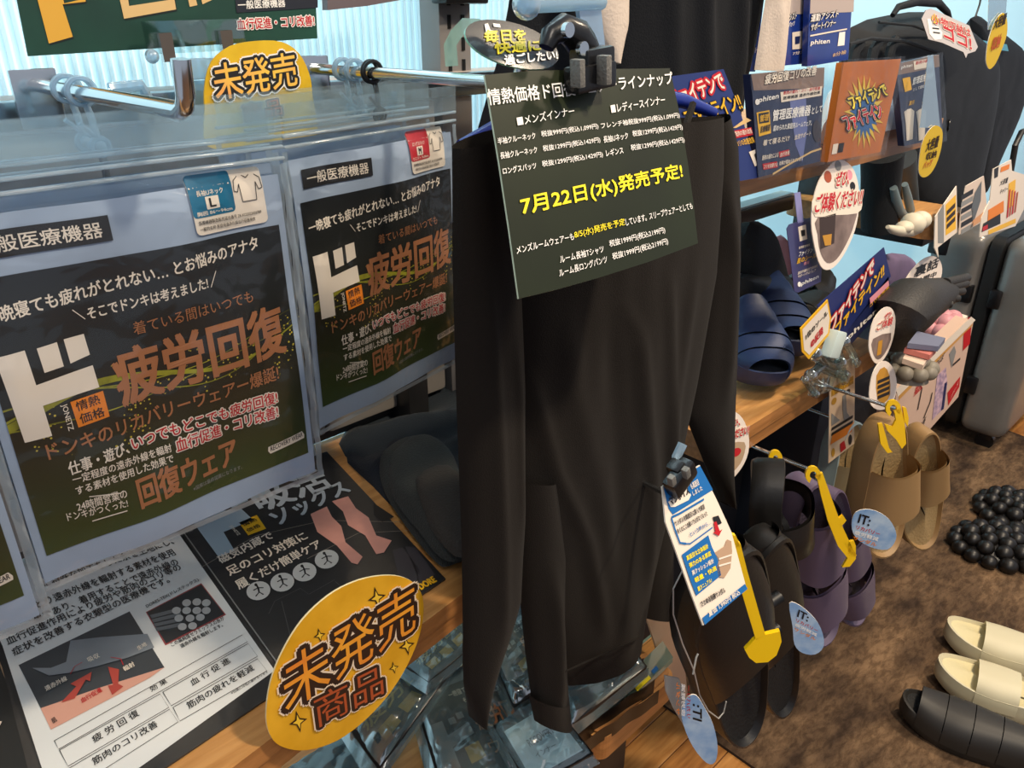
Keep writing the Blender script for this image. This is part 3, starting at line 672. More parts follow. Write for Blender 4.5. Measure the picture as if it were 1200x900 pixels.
b = MB(); b.tube([A(655 + (748 - 655) * k / 10, 790 + (748 - 790) * k / 10, y=.468 - .004 * math.sin(k)) for k in range(11)], .0012, BLACKCLOTH, 6); b.build('hem_seam', t)
b = MB(); cloth(b, [(742, 500), (738, 600), (741, 719)], [(806, 460), (787, 600), (786, 723)], .545, .02, BLACKCLOTH, nu=14, nv=24); b.build('back_panel', t)
b = MB(); cloth(b, [(530, 174), (530, 300), (534, 450), (541, 640), (543, 800), (554, 843)], [(590, 150), (606, 300), (612, 450), (612, 600), (607, 702), (560, 845)], .478, .022, BLACKCLOTH,
    [([(552, 300), (562, 450), (572, 640), (575, 760)], .004, 8), ([(590, 380), (596, 480), (600, 640)], .003, 6)], 30, 60, .003, seed=4); b.build('sleeve', t)
b = MB(); cloth(b, [(600, 560), (606, 640), (609, 700), (616, 770), (626, 843)], [(648, 560), (662, 650), (658, 720), (662, 790), (668, 852)], .492, .020, BLACKCLOTH, [([(630, 640), (640, 740), (645, 850)], .008, 9)], 20, 40, .002, seed=9); sl = b.build('sleeve', t)
b = MB(); cloth(b, [(620, 815), (626, 844)], [(664, 822), (668.5, 853)], .486, .0205, BLACKCLOTH, nu=16, nv=4); b.build('cuff', sl)
b = MB(); cloth(b, [(812, 150), (824, 300), (808, 440), (802, 485), (822, 535), (846, 588)], [(850, 133), (861, 170), (864, 250), (862, 400), (858, 520), (852, 592)], .522, .022, BLACKCLOTH, [([(835, 200), (845, 300), (835, 480)], .006, 8)], 26, 50, .002, seed=6); b.build('sleeve', t)
# neck opening: turned-in band
b = MB(); b.tube([A(x, yy, y=y_) for x, yy, y_ in ((812, 122, .50), (806, 140, .49), (800, 165, .475), (790, 200, .468), (770, 240, .466))], .004, BLACKCLOTH, 6); b.build('neck_band', t)
# blue hanger
t = thing('clothes_hanger', 'blue plastic hanger inside the neck of the black shirt', 'hanger', A(700, 120, y=.515))
HB = M('blue_plastic', '1d2f86', .3)
b = MB(); b.tube([A(x, yy, y=.515) for x, yy in ((540, 172), (600, 140), (660, 116), (740, 108), (800, 118), (836, 132))], [.006, .008, .009, .009, .008, .006], HB, 10); b.build('arm', t)
b = MB(); b.tube([A(x, yy, y=.515) for x, yy in ((672, 114), (670, 60), (655, 30), (640, 40))], .002, STEEL, 8); b.build('hook', t)

# ================================================================== DARK GREEN PRICE POSTER
q0 = A(568, 88, y=.425)
pn = V((-.037, .901, -.432)).normalized()
t = thing('price_poster', 'dark green price list poster clipped in front of the black shirt', 'poster', A(690, 340, pl=(q0, pn)))
s = Sheet((q0, pn)); UPP = lambda p, h: (-h * .15, -h * .99)
GP2 = M('dark_green_card', '242b18', .4, col2='1e2316', vscale=7, spec=.25, bump=.06, bscale=14)
b = MB(); s.body(b, [(568, 88), (620, 83), (700, 81), (785, 80), (797, 135), (806, 190), (813, 240), (818, 285), (760, 307), (700, 326), (650, 340), (608, 350), (597, 270), (585, 190)], .0015, GP2, M('poster_edge', 'b9c2a8', .4)); b.build('card', t)
T = lambda body, bl, br, h, m=WHITE, bold=.012, up=None: s.text(body, bl, br, h, m, 2, bold, None, up or UPP)
T('情熱価格ド回復ウェアーラインナップ', (572, 124), (788.6, 99), 19, WHITE, .015)
T('■メンズインナー', (606, 148), (672.7, 135), 11); T('■レディースインナー', (716, 133.5), (779, 122), 11)
T('半袖クルーネック', (583, 170), (627, 163), 8); T('税抜999円(税込1,099円)', (634, 162), (700.8, 152), 8); T('フレンチ袖税抜999円(税込1,099円)', (704, 152.5), (796, 139), 8)
T('長袖クルーネック', (586, 187), (629, 179.5), 8); T('税抜1299円(税込1429円)', (636, 179), (703, 168), 8); T('長袖Uネック', (707, 168), (735.5, 163), 8); T('税抜1299円(税込1429円)', (741, 161.5), (799.4, 153), 8)
T('ロングスパッツ', (589, 205), (628, 198), 8); T('税抜1299円(税込1429円)', (635, 197), (706, 185), 8); T('レギンス', (710, 184), (730, 180), 8); T('税抜1299円(税込1429円)', (739, 178), (801.6, 168), 8)
T('7月22日(水)発売予定!', (612, 256), (800, 211), 25, YEL, .03)
T('メンズルームウェアーも', (605, 298), (672, 281), 9); T('8/5(水)発売を予定', (673, 281), (732, 265), 10, YEL); T('しています。スリープウェアーとしても', (733, 265), (811, 245), 8.5)
T('ルーム長袖Tシャツ', (656, 309), (707, 296), 9); T('税抜1999円(税込2199円)', (714, 291), (779, 274), 9)
T('ルーム長ロングパンツ', (655, 325), (711, 308), 9); T('税抜1999円(税込2199円)', (717.5, 306), (782.5, 287), 9)
s.done(t)

# ---------------- black joint clip holding the poster
t = thing('poster_clip', 'black jointed clip gripping the top of the dark green poster', 'clip', A(685, 100, y=.42))
b = MB()
def boxpx(mb, c, w_, h_, d_, y, m, r=.002, ang=0):
    """rounded block centred at a photo position on plane y; w,h in px, d depth in units"""
    C_ = A(c[0], c[1], y=y); k = (A(c[0] + 1, c[1], y=y) - C_).length * .8
    b_ = MB(); b_.bbox((-w_ * k / 2, -d_ / 2, -h_ * k / 2), (w_ * k / 2, d_ / 2, h_ * k / 2), m, r)
    rt = Matrix.Rotation(math.radians(ang), 3, 'Y'); mb.add([rt @ v + C_ for v in b_.v], b_.f, m, True)
boxpx(b, (692, 90), 56, 24, .016, .415, BLKPL, .003, -5); boxpx(b, (694, 75), 40, 30, .02, .42, BLKPL, .003, -5); b.build('jaw', t)
b = MB(); boxpx(b, (677, 86), 8, 26, .010, .402, M('clip_grey', '6b6964', .5, bump=.3, bscale=500), .001, -5); b.build('grip_pad', t); b = MB(); boxpx(b, (708, 82), 8, 26, .010, .402, M('clip_grey'), .001, -5); b.build('grip_pad', t)
b = MB(); P_ = [A(x, yy, y=.43) for x, yy in ((690, 62), (682, 52), (674, 40), (660, 32), (645, 42), (640, 56))]; b.tube(P_, [.010, .012, .012, .010, .008, .006], BLKPL, 10); b.build('arm', t)
for c in ((663, 35), (680, 57)):
    b = MB(); C_ = A(c[0], c[1], y=.416); b.tube([C_, C_ + V((0, -.004, 0))], .0052, STEEL, 14); b.build('screw', t)
t = thing('acrylic_holder', 'clear acrylic holder arm above the black poster clip', 'holder', A(690, 70, y=.45))
b = MB(); q = [A(x, yy, y=.45) for x, yy in ((678, 6), (704, 6), (711, 70), (686, 70))]; b.prism(q, (0, .004, 0), film('clear_blue_acrylic', 'cfe3f3', .15, .06, .1, 10, haze=.45, hazecol='b9d3e8')); b.build('plate', t)
b = MB(); b.tube([A(612, 6, y=.45), A(705, 2, y=.45)], .006, RC, 10); b.ball(A(617, 5, y=.45), .011, RC); b.build('rod', t)

# ---------------- black oval "every day" pop on a clear strip
t = thing('oval_sign', 'small black oval sign with yellow lettering above the second hook', 'sign', A(600, 82, y=.47)); s = Sheet(PL(600, 52, .47, 6, 35))
e = [(600 + 57 * math.cos(a_) * math.cos(.30) - 25 * math.sin(a_) * math.sin(.30), 52 + 57 * math.cos(a_) * math.sin(.30) + 25 * math.sin(a_) * math.cos(.30)) for a_ in [2 * math.pi * k / 36 for k in range(36)]]
b = MB(); s.body(b, e, .0015, M('black_gloss_card', '1b1b1d', .15, coat=.6), M('green_edge', '8fd0b4', .2)); b.build('card', t)
up_ = lambda p, h: (-h * .1, -h)
s.text('毎日を', (568, 50), (616, 48), 14, YEL, 2, .04, None, up_); s.text('快適に', (580, 64), (633, 60), 14, YEL, 2, .04, None, up_); s.text('過ごしたい!', (591, 77), (653, 70), 12, WHITE, 2, .04, None, up_)
s.poly([(567, 29), (571, 28), (574, 36), (581, 37), (582, 40), (569, 40)], WHITE, 2); s.poly([(577, 28), (585, 29), (586, 33), (578, 32)], WHITE, 2)
s.done(t)
b = MB(); q = [A(x, yy, y=.62) for x, yy in ((522, 78), (520, 52), (528, 36), (542, 21), (562, 22), (568, 28))]; bb = [A(x + 15, yy + 1, y=.62) for x, yy in ((522, 76), (520, 52), (528, 40), (542, 26), (552, 26), (556, 32))]
b.add(q + bb, [[i, i + 1, 6 + i + 1, 6 + i] for i in range(5)], film('green_tint_strip', 'c5e6d6', .1, .1, .2, 10, haze=.5, hazecol='9cc4b0'))
tag(b.build('sign_strip'), 'bent translucent green strip behind the small black oval sign', 'strip')

# ================================================================== SIGNS AT THE TOP LEFT
t = thing('green_banner', 'dark green banner with big orange characters along the top left', 'banner', A(200, 60, y=.90)); s = Sheet((A(200, 40, y=.90), V((0, -1, 0))))
b = MB(); s.body(b, [(8, -60), (20, 0), (33, 66), (130, 60), (372, 45), (370, 0), (366, -60)], .002, M('green_banner_card', '1c4a3c', .42, col2='16382f', vscale=10)); b.build('card', t)
OB = M('amber_ink', 'dca63c', .45); TB = M('tan_ink', 'd9b67c', .45)
for pts, m1 in (([(36, -30), (66, -30), (75, 4), (100, -2), (100, 2), (73, 5), (85, 43), (57, 51)], OB), ([(134, -25), (142, 8), (145, 22), (206, 11), (200, -25), (192, -25), (197, 0), (151, 7), (146, -25)], TB)):
    s.poly([(x + 1.5, y_ + 2) for x, y_ in pts], M('shade_green_ink', '101c1a', .5), 1); s.poly(pts, m1, 2)
s.poly([(219, -5), (222, 8), (231, 6), (228, -5)], TB, 2); s.poly([(234, -6), (237, 5), (248, 0), (246, -6)], TB, 2)
s.poly([(274, -10), (277, 15), (372, 9), (372, -12)], M('navy_black_ink', '1a1f2b', .5), 2); s.text('一般医療機器', (279, 11), (334, 8), 10, WHITE, 3, .02)
s.text('血行促進・コリ改善!', (278, 35), (368, 30), 13, RED, 3, .02, [(.10, WHITE)])
s.done(t)
t = thing('sign_clip', 'clear acrylic clip with dark pads on the lower edge of the green banner', 'clip', A(230, 90, y=.87))
b = MB(); q = [A(x, yy, y=.875) for x, yy in ((166, 25), (283, 22), (290, 58), (174, 64))]; b.prism(q, (0, .003, 0), CLEAR); b.build('plate', t)
for pts in (((186, 39), (201, 38), (207, 72), (193, 73)), ((258, 36), (272, 35), (275, 66), (263, 68))):
    b = MB(); q = [A(x, yy, y=.868) for x, yy in pts]; b.prism(q, (0, .006, 0), M('pad_brown', '4c4542', .6), CLEAR); b.build('pad', t)
b = MB(); b.bbox(A(210, 95, y=.86) + V((0, 0, 0)), A(256, 68, y=.86) + V((0, .02, 0)), RC, .004); b.ball(A(178, 66, y=.868), .007, RC); b.ball(A(281, 62, y=.868), .007, RC); b.build('hinge', t)
b = MB(); b.prism([A(x, yy, y=.868) for x, yy in ((213, 96), (240, 94), (243, 140), (216, 142))], (0, .004, 0), RC); b.build('stem', t)
t = thing('clear_bracket', 'clear plastic sign bracket resting on the rail right of the left hook', 'bracket', A(165, 120, y=.88))
b = MB(); b.tube([A(x, yy, y=.88) for x, yy in ((128, 104), (165, 100), (178, 122), (210, 138))], .006, RC, 8); b.prism([A(x, yy, y=.885) for x, yy in ((140, 106), (163, 103), (172, 122), (150, 124))], (0, .003, 0), CLEAR); b.build('frame', t)
t = thing('gold_sign', 'gold sign with black outlined characters behind the clear pouches', 'sign', A(300, 130, y=.84)); s = Sheet((A(300, 90, y=.84), V((0, -1, 0))))
b = MB(); s.body(b, smooth([(240, 128), (240, 100), (248, 72), (270, 54), (300, 48), (330, 49), (350, 62), (362, 85), (366, 110), (368, 170), (300, 176), (244, 172)], 3), .002, M('gold_card', 'e6c02a', .4, col2='d1a414', vscale=20)); b.build('card', t)
s.text('未発売', (253, 118), (348, 100), 46, M('yellow_orange_ink', 'f6d24a', .4, col2='f0a45c', vscale=22), 4, .012, [(.13, WHITE), (.09, INK)], up=(-7, -42)); s.text('商品', (285, 142), (330, 134), 20, BR, 6, .012, [(.13, PW), (.09, DB)], up=(-3, -20))
s.done(t)
# bottom of a pack peeping in at the very top
t = thing('hanging_pack', 'grey-brown bottom edge of a pack peeping in at the top left of the upright', 'pack', A(425, 12, y=.92))
b = MB(); b.prism([A(x, yy, y=.92) for x, yy in ((382, -40), (384, 12), (430, 7), (470, 0), (468, -40))], (0, .012, 0), M('taupe_pack', '6a5f63', .4)); b.build('sleeve', t)

# ================================================================== SOCKS AND CLOTHS ON THE LEFT SHELF
def heap(mb, pts, z0, h, m, n=30, wr=.004, sd=0, fold=0):
    """soft flat heap with a rounded rim over an outline on a horizontal board"""
    P = [A(x, y_, z=z0) for x, y_ in pts]; c = sum(P, V((0, 0, 0))) / len(P); N_ = len(P)
    def f(u, v):
        k = u * N_; i = int(k) % N_; t_ = k - int(k); a = P[i].lerp(P[(i + 1) % N_], t_); r = v
        p = c.lerp(a, r); hh = h * (1 - r ** 6) ** .5 if r < 1 else 0
        hh += wr * (1 - r ** 4) * (noise.noise(V((p.x * 22 + sd, p.y * 22, sd))) + .6 * math.sin((p.x * math.cos(sd) + p.y * math.sin(sd)) * fold)) 
        return V((p.x, p.y, z0 + max(0, hh)))
    mb.grid(f, max(48, N_ * 4), 16, m, True, True)
t = thing('folded_leggings', 'dark navy folded leggings lying on the shelf behind the black socks', 'clothing', A(480, 540, z=.73))
b = MB(); heap(b, smooth([(397, 520), (445, 470), (520, 425), (620, 380), (640, 470), (585, 560), (545, 590), (485, 590), (440, 560)], 3), .7305, .018, M('navy_knit', '18232c', .85, bump=.3, bscale=500, sheen=.08), wr=.012, sd=1.2, fold=70); b.build('upper_layer', t)
b = MB(); heap(b, smooth([(405, 528), (437, 570), (478, 612), (510, 640), (545, 640), (545, 560), (480, 480)], 3), .7303, .010, M('navy_knit2', '121824', .85, bump=.3, bscale=500, sheen=.05), wr=.008, sd=2.2, fold=90); b.build('lower_layer', t)
def sockpair():
    t = thing('ribbed_socks', 'pair of black socks with folded cuffs on the shelf edge beside the shirt', 'socks', A(500, 620, z=.73))
    for k, (pts, z_, h_) in enumerate((([(444, 548), (452, 534), (475, 520), (505, 520), (530, 545), (560, 610), (575, 640), (530, 662), (512, 660), (478, 620), (452, 580)], .742, .030), ([(455, 548), (470, 528), (490, 517), (512, 521), (534, 545), (552, 600), (572, 636), (545, 656), (518, 655), (490, 622), (462, 585)], .764, .028))):
        b = MB(); heap(b, smooth(pts, 3), z_, h_, M('sock_black', '2a2e2d', .9, bump=.5, bscale=420, sheen=.04), wr=.003, sd=3 + k); sk = b.build('sock', t)
    b = MB(); heap(b, smooth([(486, 565), (525, 548), (552, 585), (575, 636), (542, 654), (520, 640), (500, 610)], 3), .784, .016, M('sock_cuff', '3a3632', .95, bump=.6, bscale=350), wr=.002, sd=5); b.build('folded_cuff', sk)
sockpair()

# ================================================================== BACKGROUND GARMENTS
NAVYCLOTH = M('dark_navy_cloth', '0e1117', .85, bump=.2, bscale=500, sheen=.02, spec=.2)
t = thing('dark_garment', 'large black garment hanging behind the dark green poster', 'clothing', A(760, 130, y=.68))
b = MB(); cloth(b, [(730, -90), (722, 0), (712, 100), (714, 165)], [(905, -90), (893, 0), (882, 60), (872, 100), (869, 128)], .70, .035, NAVYCLOTH, [([(800, -80), (805, 100), (800, 240)], .012, 10), ([(845, -80), (850, 60), (835, 200)], .012, 9), ([(765, -80), (768, 100), (765, 240)], .006, 9)], 46, 30, .004); b.build('body', t)
t = thing('dark_garment', 'black garment left of the pale sleeve behind the poster clip', 'clothing', A(640, 130, y=.74))
b = MB(); cloth(b, [(602, -90), (597, 0), (586, 60), (560, 150), (556, 230)], [(745, -90), (735, 0), (725, 130), (730, 220)], .745, .03, NAVYCLOTH, [([(640, -80), (645, 100), (640, 240)], .012, 10), ([(690, -80), (694, 60), (690, 200)], .010, 9)], 36, 30, .003, seed=3); b.build('body', t)
t = thing('pale_garment', 'pale beige sleeve hanging between the black garments at top centre', 'clothing', A(718, 76, y=.66))
b = MB(); cloth(b, [(688, -60), (694, 0), (702, 40), (712, 72)], [(742, -60), (736, 0), (735, 30), (722, 75)], .66, .012, M('beige_cloth', 'cfc0b2', .8, bump=.2, bscale=300), nu=14, nv=16); b.build('sleeve', t)
t = thing('pale_garment', 'pale beige sleeve hanging left of the blue packets at the top', 'clothing', A(905, 90, y=.64))
b = MB(); cloth(b, [(896, -60), (897, 0), (890, 40), (884, 82)], [(934, -60), (925, 0), (920, 60), (917, 84)], .66, .012, M('beige_cloth'), [([(908, -40), (905, 80)], .006, 5)], 14, 16); b.build('sleeve', t)
# ================================================================== FLOOR MAT
def matm():
    m = bpy.data.materials.new('mottled_brown_mat'); m.use_nodes = True; nt = m.node_tree; N = nt.nodes; L = nt.links
    p = N['Principled BSDF']; p.inputs['Roughness'].default_value = .85; p.inputs['Specular IOR Level'].default_value = .2
    tc = N.new('ShaderNodeTexCoord'); mp = N.new('ShaderNodeMapping'); L.new(tc.outputs['Object'], mp.inputs[0]); mp.inputs['Scale'].default_value = (1, 2.4, 1); mp.inputs['Rotation'].default_value = (0, 0, .5)
    n1 = N.new('ShaderNodeTexNoise'); n1.inputs['Scale'].default_value = 6.5; n1.inputs['Detail'].default_value = 3; n1.inputs['Roughness'].default_value = .5; n1.inputs['Distortion'].default_value = .3
    n2 = N.new('ShaderNodeTexNoise'); n2.inputs['Scale'].default_value = 40; n2.inputs['Detail'].default_value = 6; n2.inputs['Roughness'].default_value = .7; n2.inputs['Distortion'].default_value = .35
    for n in (n1, n2): L.new(mp.outputs[0], n.inputs[0])
    r1 = N.new('ShaderNodeValToRGB'); L.new(n1.outputs[0], r1.inputs[0]); e = r1.color_ramp.elements; e[0].position = .35; e[0].color = lin('46362a'); e[1].position = .68; e[1].color = lin('8a6e52')
    r2 = N.new('ShaderNodeValToRGB'); L.new(n2.outputs[0], r2.inputs[0]); e = r2.color_ramp.elements; e[0].position = .40; e[0].color = lin('5d4a3a'); e[1].position = .60; e[1].color = (1, 1, 1, 1)
    mx = N.new('ShaderNodeMix'); mx.data_type = 'RGBA'; mx.blend_type = 'MULTIPLY'; mx.inputs[0].default_value = .55
    L.new(r1.outputs[0], mx.inputs[6]); L.new(r2.outputs[0], mx.inputs[7]); L.new(mx.outputs[2], p.inputs['Base Color'])
    b = N.new('ShaderNodeBump'); b.inputs['Strength'].default_value = .3; b.inputs['Distance'].default_value = .004; L.new(n2.outputs[0], b.inputs['Height']); L.new(b.outputs[0], p.inputs['Normal'])
    return m
MATM = matm()
t = thing('floor_mat', 'brown mottled floor mat in front of the shelves', 'mat', (2.0, 0, .001))
b = MB(); b.prism([(1.09, .74, .0015), (1.09, -1.2, .0015), (2.70, -1.2, .0015), (3.01, .75, .0015)], (0, 0, .007), MATM, M('mat_edge', '2c231d', .8)); b.build('pile', t)

# ================================================================== LOWER TRAY AND PACKS
t = thing('display_tray', 'low wooden tray board under the clear packs, left of the gap', 'tray', (.2, .78, .0))
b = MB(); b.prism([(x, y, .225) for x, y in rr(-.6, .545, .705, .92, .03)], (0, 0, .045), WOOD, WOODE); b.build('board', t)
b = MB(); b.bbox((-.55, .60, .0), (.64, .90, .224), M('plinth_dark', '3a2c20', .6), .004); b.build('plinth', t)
t = thing('display_tray', 'low wooden tray board with rounded corner right of the gap', 'tray', (.83, .78, .0))
b = MB(); b.prism([(x, y, .245) for x, y in rr(.722, .540, .93, 1.0, .022)], (0, 0, .05), WOOD, WOODE); b.build('board', t)
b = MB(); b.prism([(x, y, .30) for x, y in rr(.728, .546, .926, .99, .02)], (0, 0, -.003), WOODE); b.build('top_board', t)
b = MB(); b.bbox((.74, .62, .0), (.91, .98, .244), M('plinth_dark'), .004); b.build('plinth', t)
b = MB(); b.bbox((.704, .56, .20), (.722, .60, .275), M('bracket_pale', 'b9b2a8', .4), .004); tag(b.build('spacer_bracket'), 'small pale grey bracket between the two low tray boards', 'bracket')
PF = film('crumpled_pack_film', 'f0fbff', .14, .12, .7, 9, haze=.2, hazecol='d4f8ff', patch=.75); PB = M('pack_black', '191b1e', .3, var=.3, vscale=14, coat=.3)  # pale cyan haze paints the bright cool light on the packs into the film
def pack(lab, q4, z, th, style=0, tilt=0, name='clothing_pack', col=PB):
    """clear crumpled pack: q4 = photo corners TL,TR,BR,BL of its top face on the level z"""
    P = [A(x, y, z=z) for x, y in q4]; c = sum(P, V((0, 0, 0))) / 4
    P = [V((p.x, p.y, z + tilt * (1 if i in (0, 1) else -1))) for i, p in enumerate(P)]
    t = thing(name, lab, 'pack', (c.x, c.y, z - th), 'clear packs on the low tray')
    def at_(u, v, up=0): p = P[3].lerp(P[2], u).lerp(P[0].lerp(P[1], u), v); return V((p.x, p.y, p.z + up))
    b = MB(); b.grid(lambda u, v: at_(.03 + .94 * u, .03 + .94 * v, .004 * (math.sin(math.pi * u) * math.sin(math.pi * v)) ** .3 - .003), 12, 12, col)
    b.prism([at_(u, v, -.003) for u, v in ((.03, .03), (.97, .03), (.97, .97), (.03, .97))], (0, 0, -th + .003), M('pack_side', '2a2320', .5, var=.5, vscale=60)); b.build('folded_garment', t)
    l = MB(); N_ = V((0, 0, 1))
    def T(body, u0, v0, u1, h, m, bd=.015): text(l, body, at_(u0, v0, .0025), at_(u1, v0, .0025), at_(u0, v0 + h, .0025), m, bd, None, N_)
    def Pg(pts, m): l.poly([at_(u, v, .0022) for u, v in pts], m)
    if style == 1:
        Pg([(.06, .86), (.94, .86), (.94, .96), (.06, .96)], M('pack_grey', '78828c', .4)); T('一晩寝ても疲れがとれない…', .35, .76, .92, .05, CREAM); T('そこでドンキは考えました!', .45, .69, .9, .04, CREAM)
        Pg([(.08, .62), (.20, .62), (.20, .50), (.40, .55), (.40, .46), (.20, .41), (.20, .26), (.08, .26)], GREYINK); Pg([(.25, .62), (.31, .62), (.31, .57), (.25, .57)], GREYINK); Pg([(.33, .64), (.39, .64), (.39, .59), (.33, .59)], GREYINK)
        Pg([(.28, .38), (.40, .40), (.40, .28), (.28, .26)], M('dull_gold', 'a8862c', .4)); T('疲労回復', .45, .46, .93, .16, COPPER, .02); T('ウェア', .45, .28, .75, .10, COPPER); T('血行促進', .5, .16, .8, .05, PINKINK)
    if style == 2:
        Pg([(.62, .55), (.93, .55), (.93, .92), (.62, .92)], CREAM); T('サイズ表 綿100%', .64, .80, .91, .05, INK, .01); T('長袖Uネック L', .64, .68, .88, .05, INK, .01)
    if style == 3:
        Pg([(.10, .10), (.86, .10), (.86, .80), (.10, .80)], M('pack_white', 'dfe8ea', .4)); T('RECOVERY', .3, .45, .7, .1, GREYINK, .01); T('インナー', .3, .28, .6, .08, GREYINK, .01)
    if style == 4:
        for k in range(4): Pg([(.15 + .2 * k, .2), (.29 + .2 * k, .2), (.29 + .2 * k, .44), (.15 + .2 * k, .44)], M('dull_gold', 'a8862c', .4))
        T('疲労回復', .1, .55, .9, .3, M('dull_gold2', '94803c', .4), .02)
    if l.f: l.build('printed_label', t)
    f = MB(); sd = R.random() * 50
    def ff(u, v):
        e = min(1, min(u, 1 - u, v, 1 - v) * 9); p = at_(-.03 + 1.06 * u, -.03 + 1.06 * v, 0); q = V((p.x * 17 + sd, p.y * 17, sd))
        return V((p.x, p.y, p.z - (1 - e) * min(th, .025) + .006 * e + e * .009 * (noise.noise(q) + abs(noise.noise(q * 2.2))) ))
    f.grid(ff, 34, 34, PF); f.build('crumpled_film', t)
    return t
pack('clear pack with white kana logo and gold squares at the bottom centre', [(478, 808), (572, 768), (700, 895), (520, 950)], .33, .03, 1, .010)
pack('black glossy pack half hidden under the gold oval sign', [(400, 850), (505, 760), (560, 740), (440, 905)], .365, .02, 4, .006)
pack('dark pack lying under the wooden shelf, left of the sleeve cuff', [(470, 780), (545, 700), (575, 740), (500, 800)], .40, .02, 4, 0)
pack('dark pack at the bottom left below the shelf', [(330, 900), (410, 850), (470, 905), (380, 960)], .30, .03, 0, 0)
pack('clear pack with gold squares seen between the two sleeve ends', [(560, 740), (620, 700), (690, 770), (600, 830)], .365, .02, 1, .004)
pack('clear pack with white label sheet at the bottom left of the second cuff', [(575, 850), (640, 810), (700, 880), (620, 925)], .36, .02, 3, .004)
pack('black folded pack with a white size label under the shirt hem', [(645, 790), (735, 745), (762, 776), (668, 850)], .365, .025, 2, .004)
pack('slate coloured folded pack under the right end of the shirt hem', [(640, 800), (715, 775), (735, 812), (660, 862)], .325, .02, 0, 0, col=M('pack_slate', '2c3a44', .5, var=.3, vscale=12))
for k, (x0, y0, x1, y1) in enumerate(((640, 868, 752, 792), (646, 876, 758, 800), (655, 884, 766, 810), (668, 890, 772, 818))):
    a = A(x0, y0, z=.30); c = A(x1, y1, z=.30); d = (c - a); b = MB(); n_ = V((-d.y, d.x, 0)).normalized() * .004
    b.grid(lambda u, v: a + d * u + n_ * .25 * math.sin(u * 17 + k) + V((0, 0, -.012 + v * (.055 - .008 * k) + .001 * math.sin(u * 23 + k * 2))), 24, 3, M('brown_black_sleeve', '17110e', .35, var=.4, vscale=30)); t_ = b.build('standing_pouch')
    tag(t_, ('inner', 'second', 'third', 'outermost')[k] + ' of the dark glossy pouch edges standing along the tray front', 'pouch', 'standing pouches')
# acrylic edge of the tray with price strips
t = thing('price_rail', 'clear rail with yellow and blue price strips on the front of the low tray', 'rail', A(760, 800, z=.30))
b = MB(); P = [A(x, y, z=.302) for x, y in ((738, 826), (788, 776), (776, 757), (726, 806))]; b.prism(P, (0, 0, .012), film('tray_acrylic', 'd8efe8', .15, .08, .2, 12, haze=.4, hazecol='b9d3c8')); b.build('strip', t)
b = MB(); b.poly([A(x, y, z=.3155) for x, y in ((744, 806), (760, 791), (763, 795), (747, 810))], YEL); b.build('yellow_label', t)
b = MB(); b.poly([A(x, y, z=.3155) for x, y in ((763, 786), (769, 780), (772, 784), (766, 790))], BLUEINK); b.build('blue_label', t)
b = MB(); P = [A(x, y, y=.60) for x, y in ((757, 722), (783, 723), (803, 785), (808, 838), (796, 815), (776, 780))]; b.prism(P, (0, .004, 0), M('cardboard', 'c9a98a', .7)); tag(b.build('cardboard_piece'), 'pale torn cardboard standing behind the black clog toe', 'cardboard')
b = MB(); P = [A(x, y, y=.46) for x, y in ((780, 792), (796, 795), (808, 830), (803, 852), (790, 830), (781, 810))]; b.prism(P, (0, .003, 0), MILKY); tag(b.build('clear_tag'), 'clear plastic tag hanging beside the tray corner', 'tag')
b = MB(); b.bbox(A(748, 755, y=.80) - V((.03, 0, .02)), A(776, 728, y=.80) + V((.03, .10, .0)), M('green_box', '7faa9d', .3), .012); tag(b.build('storage_box'), 'pale green rounded box behind the low tray', 'box')

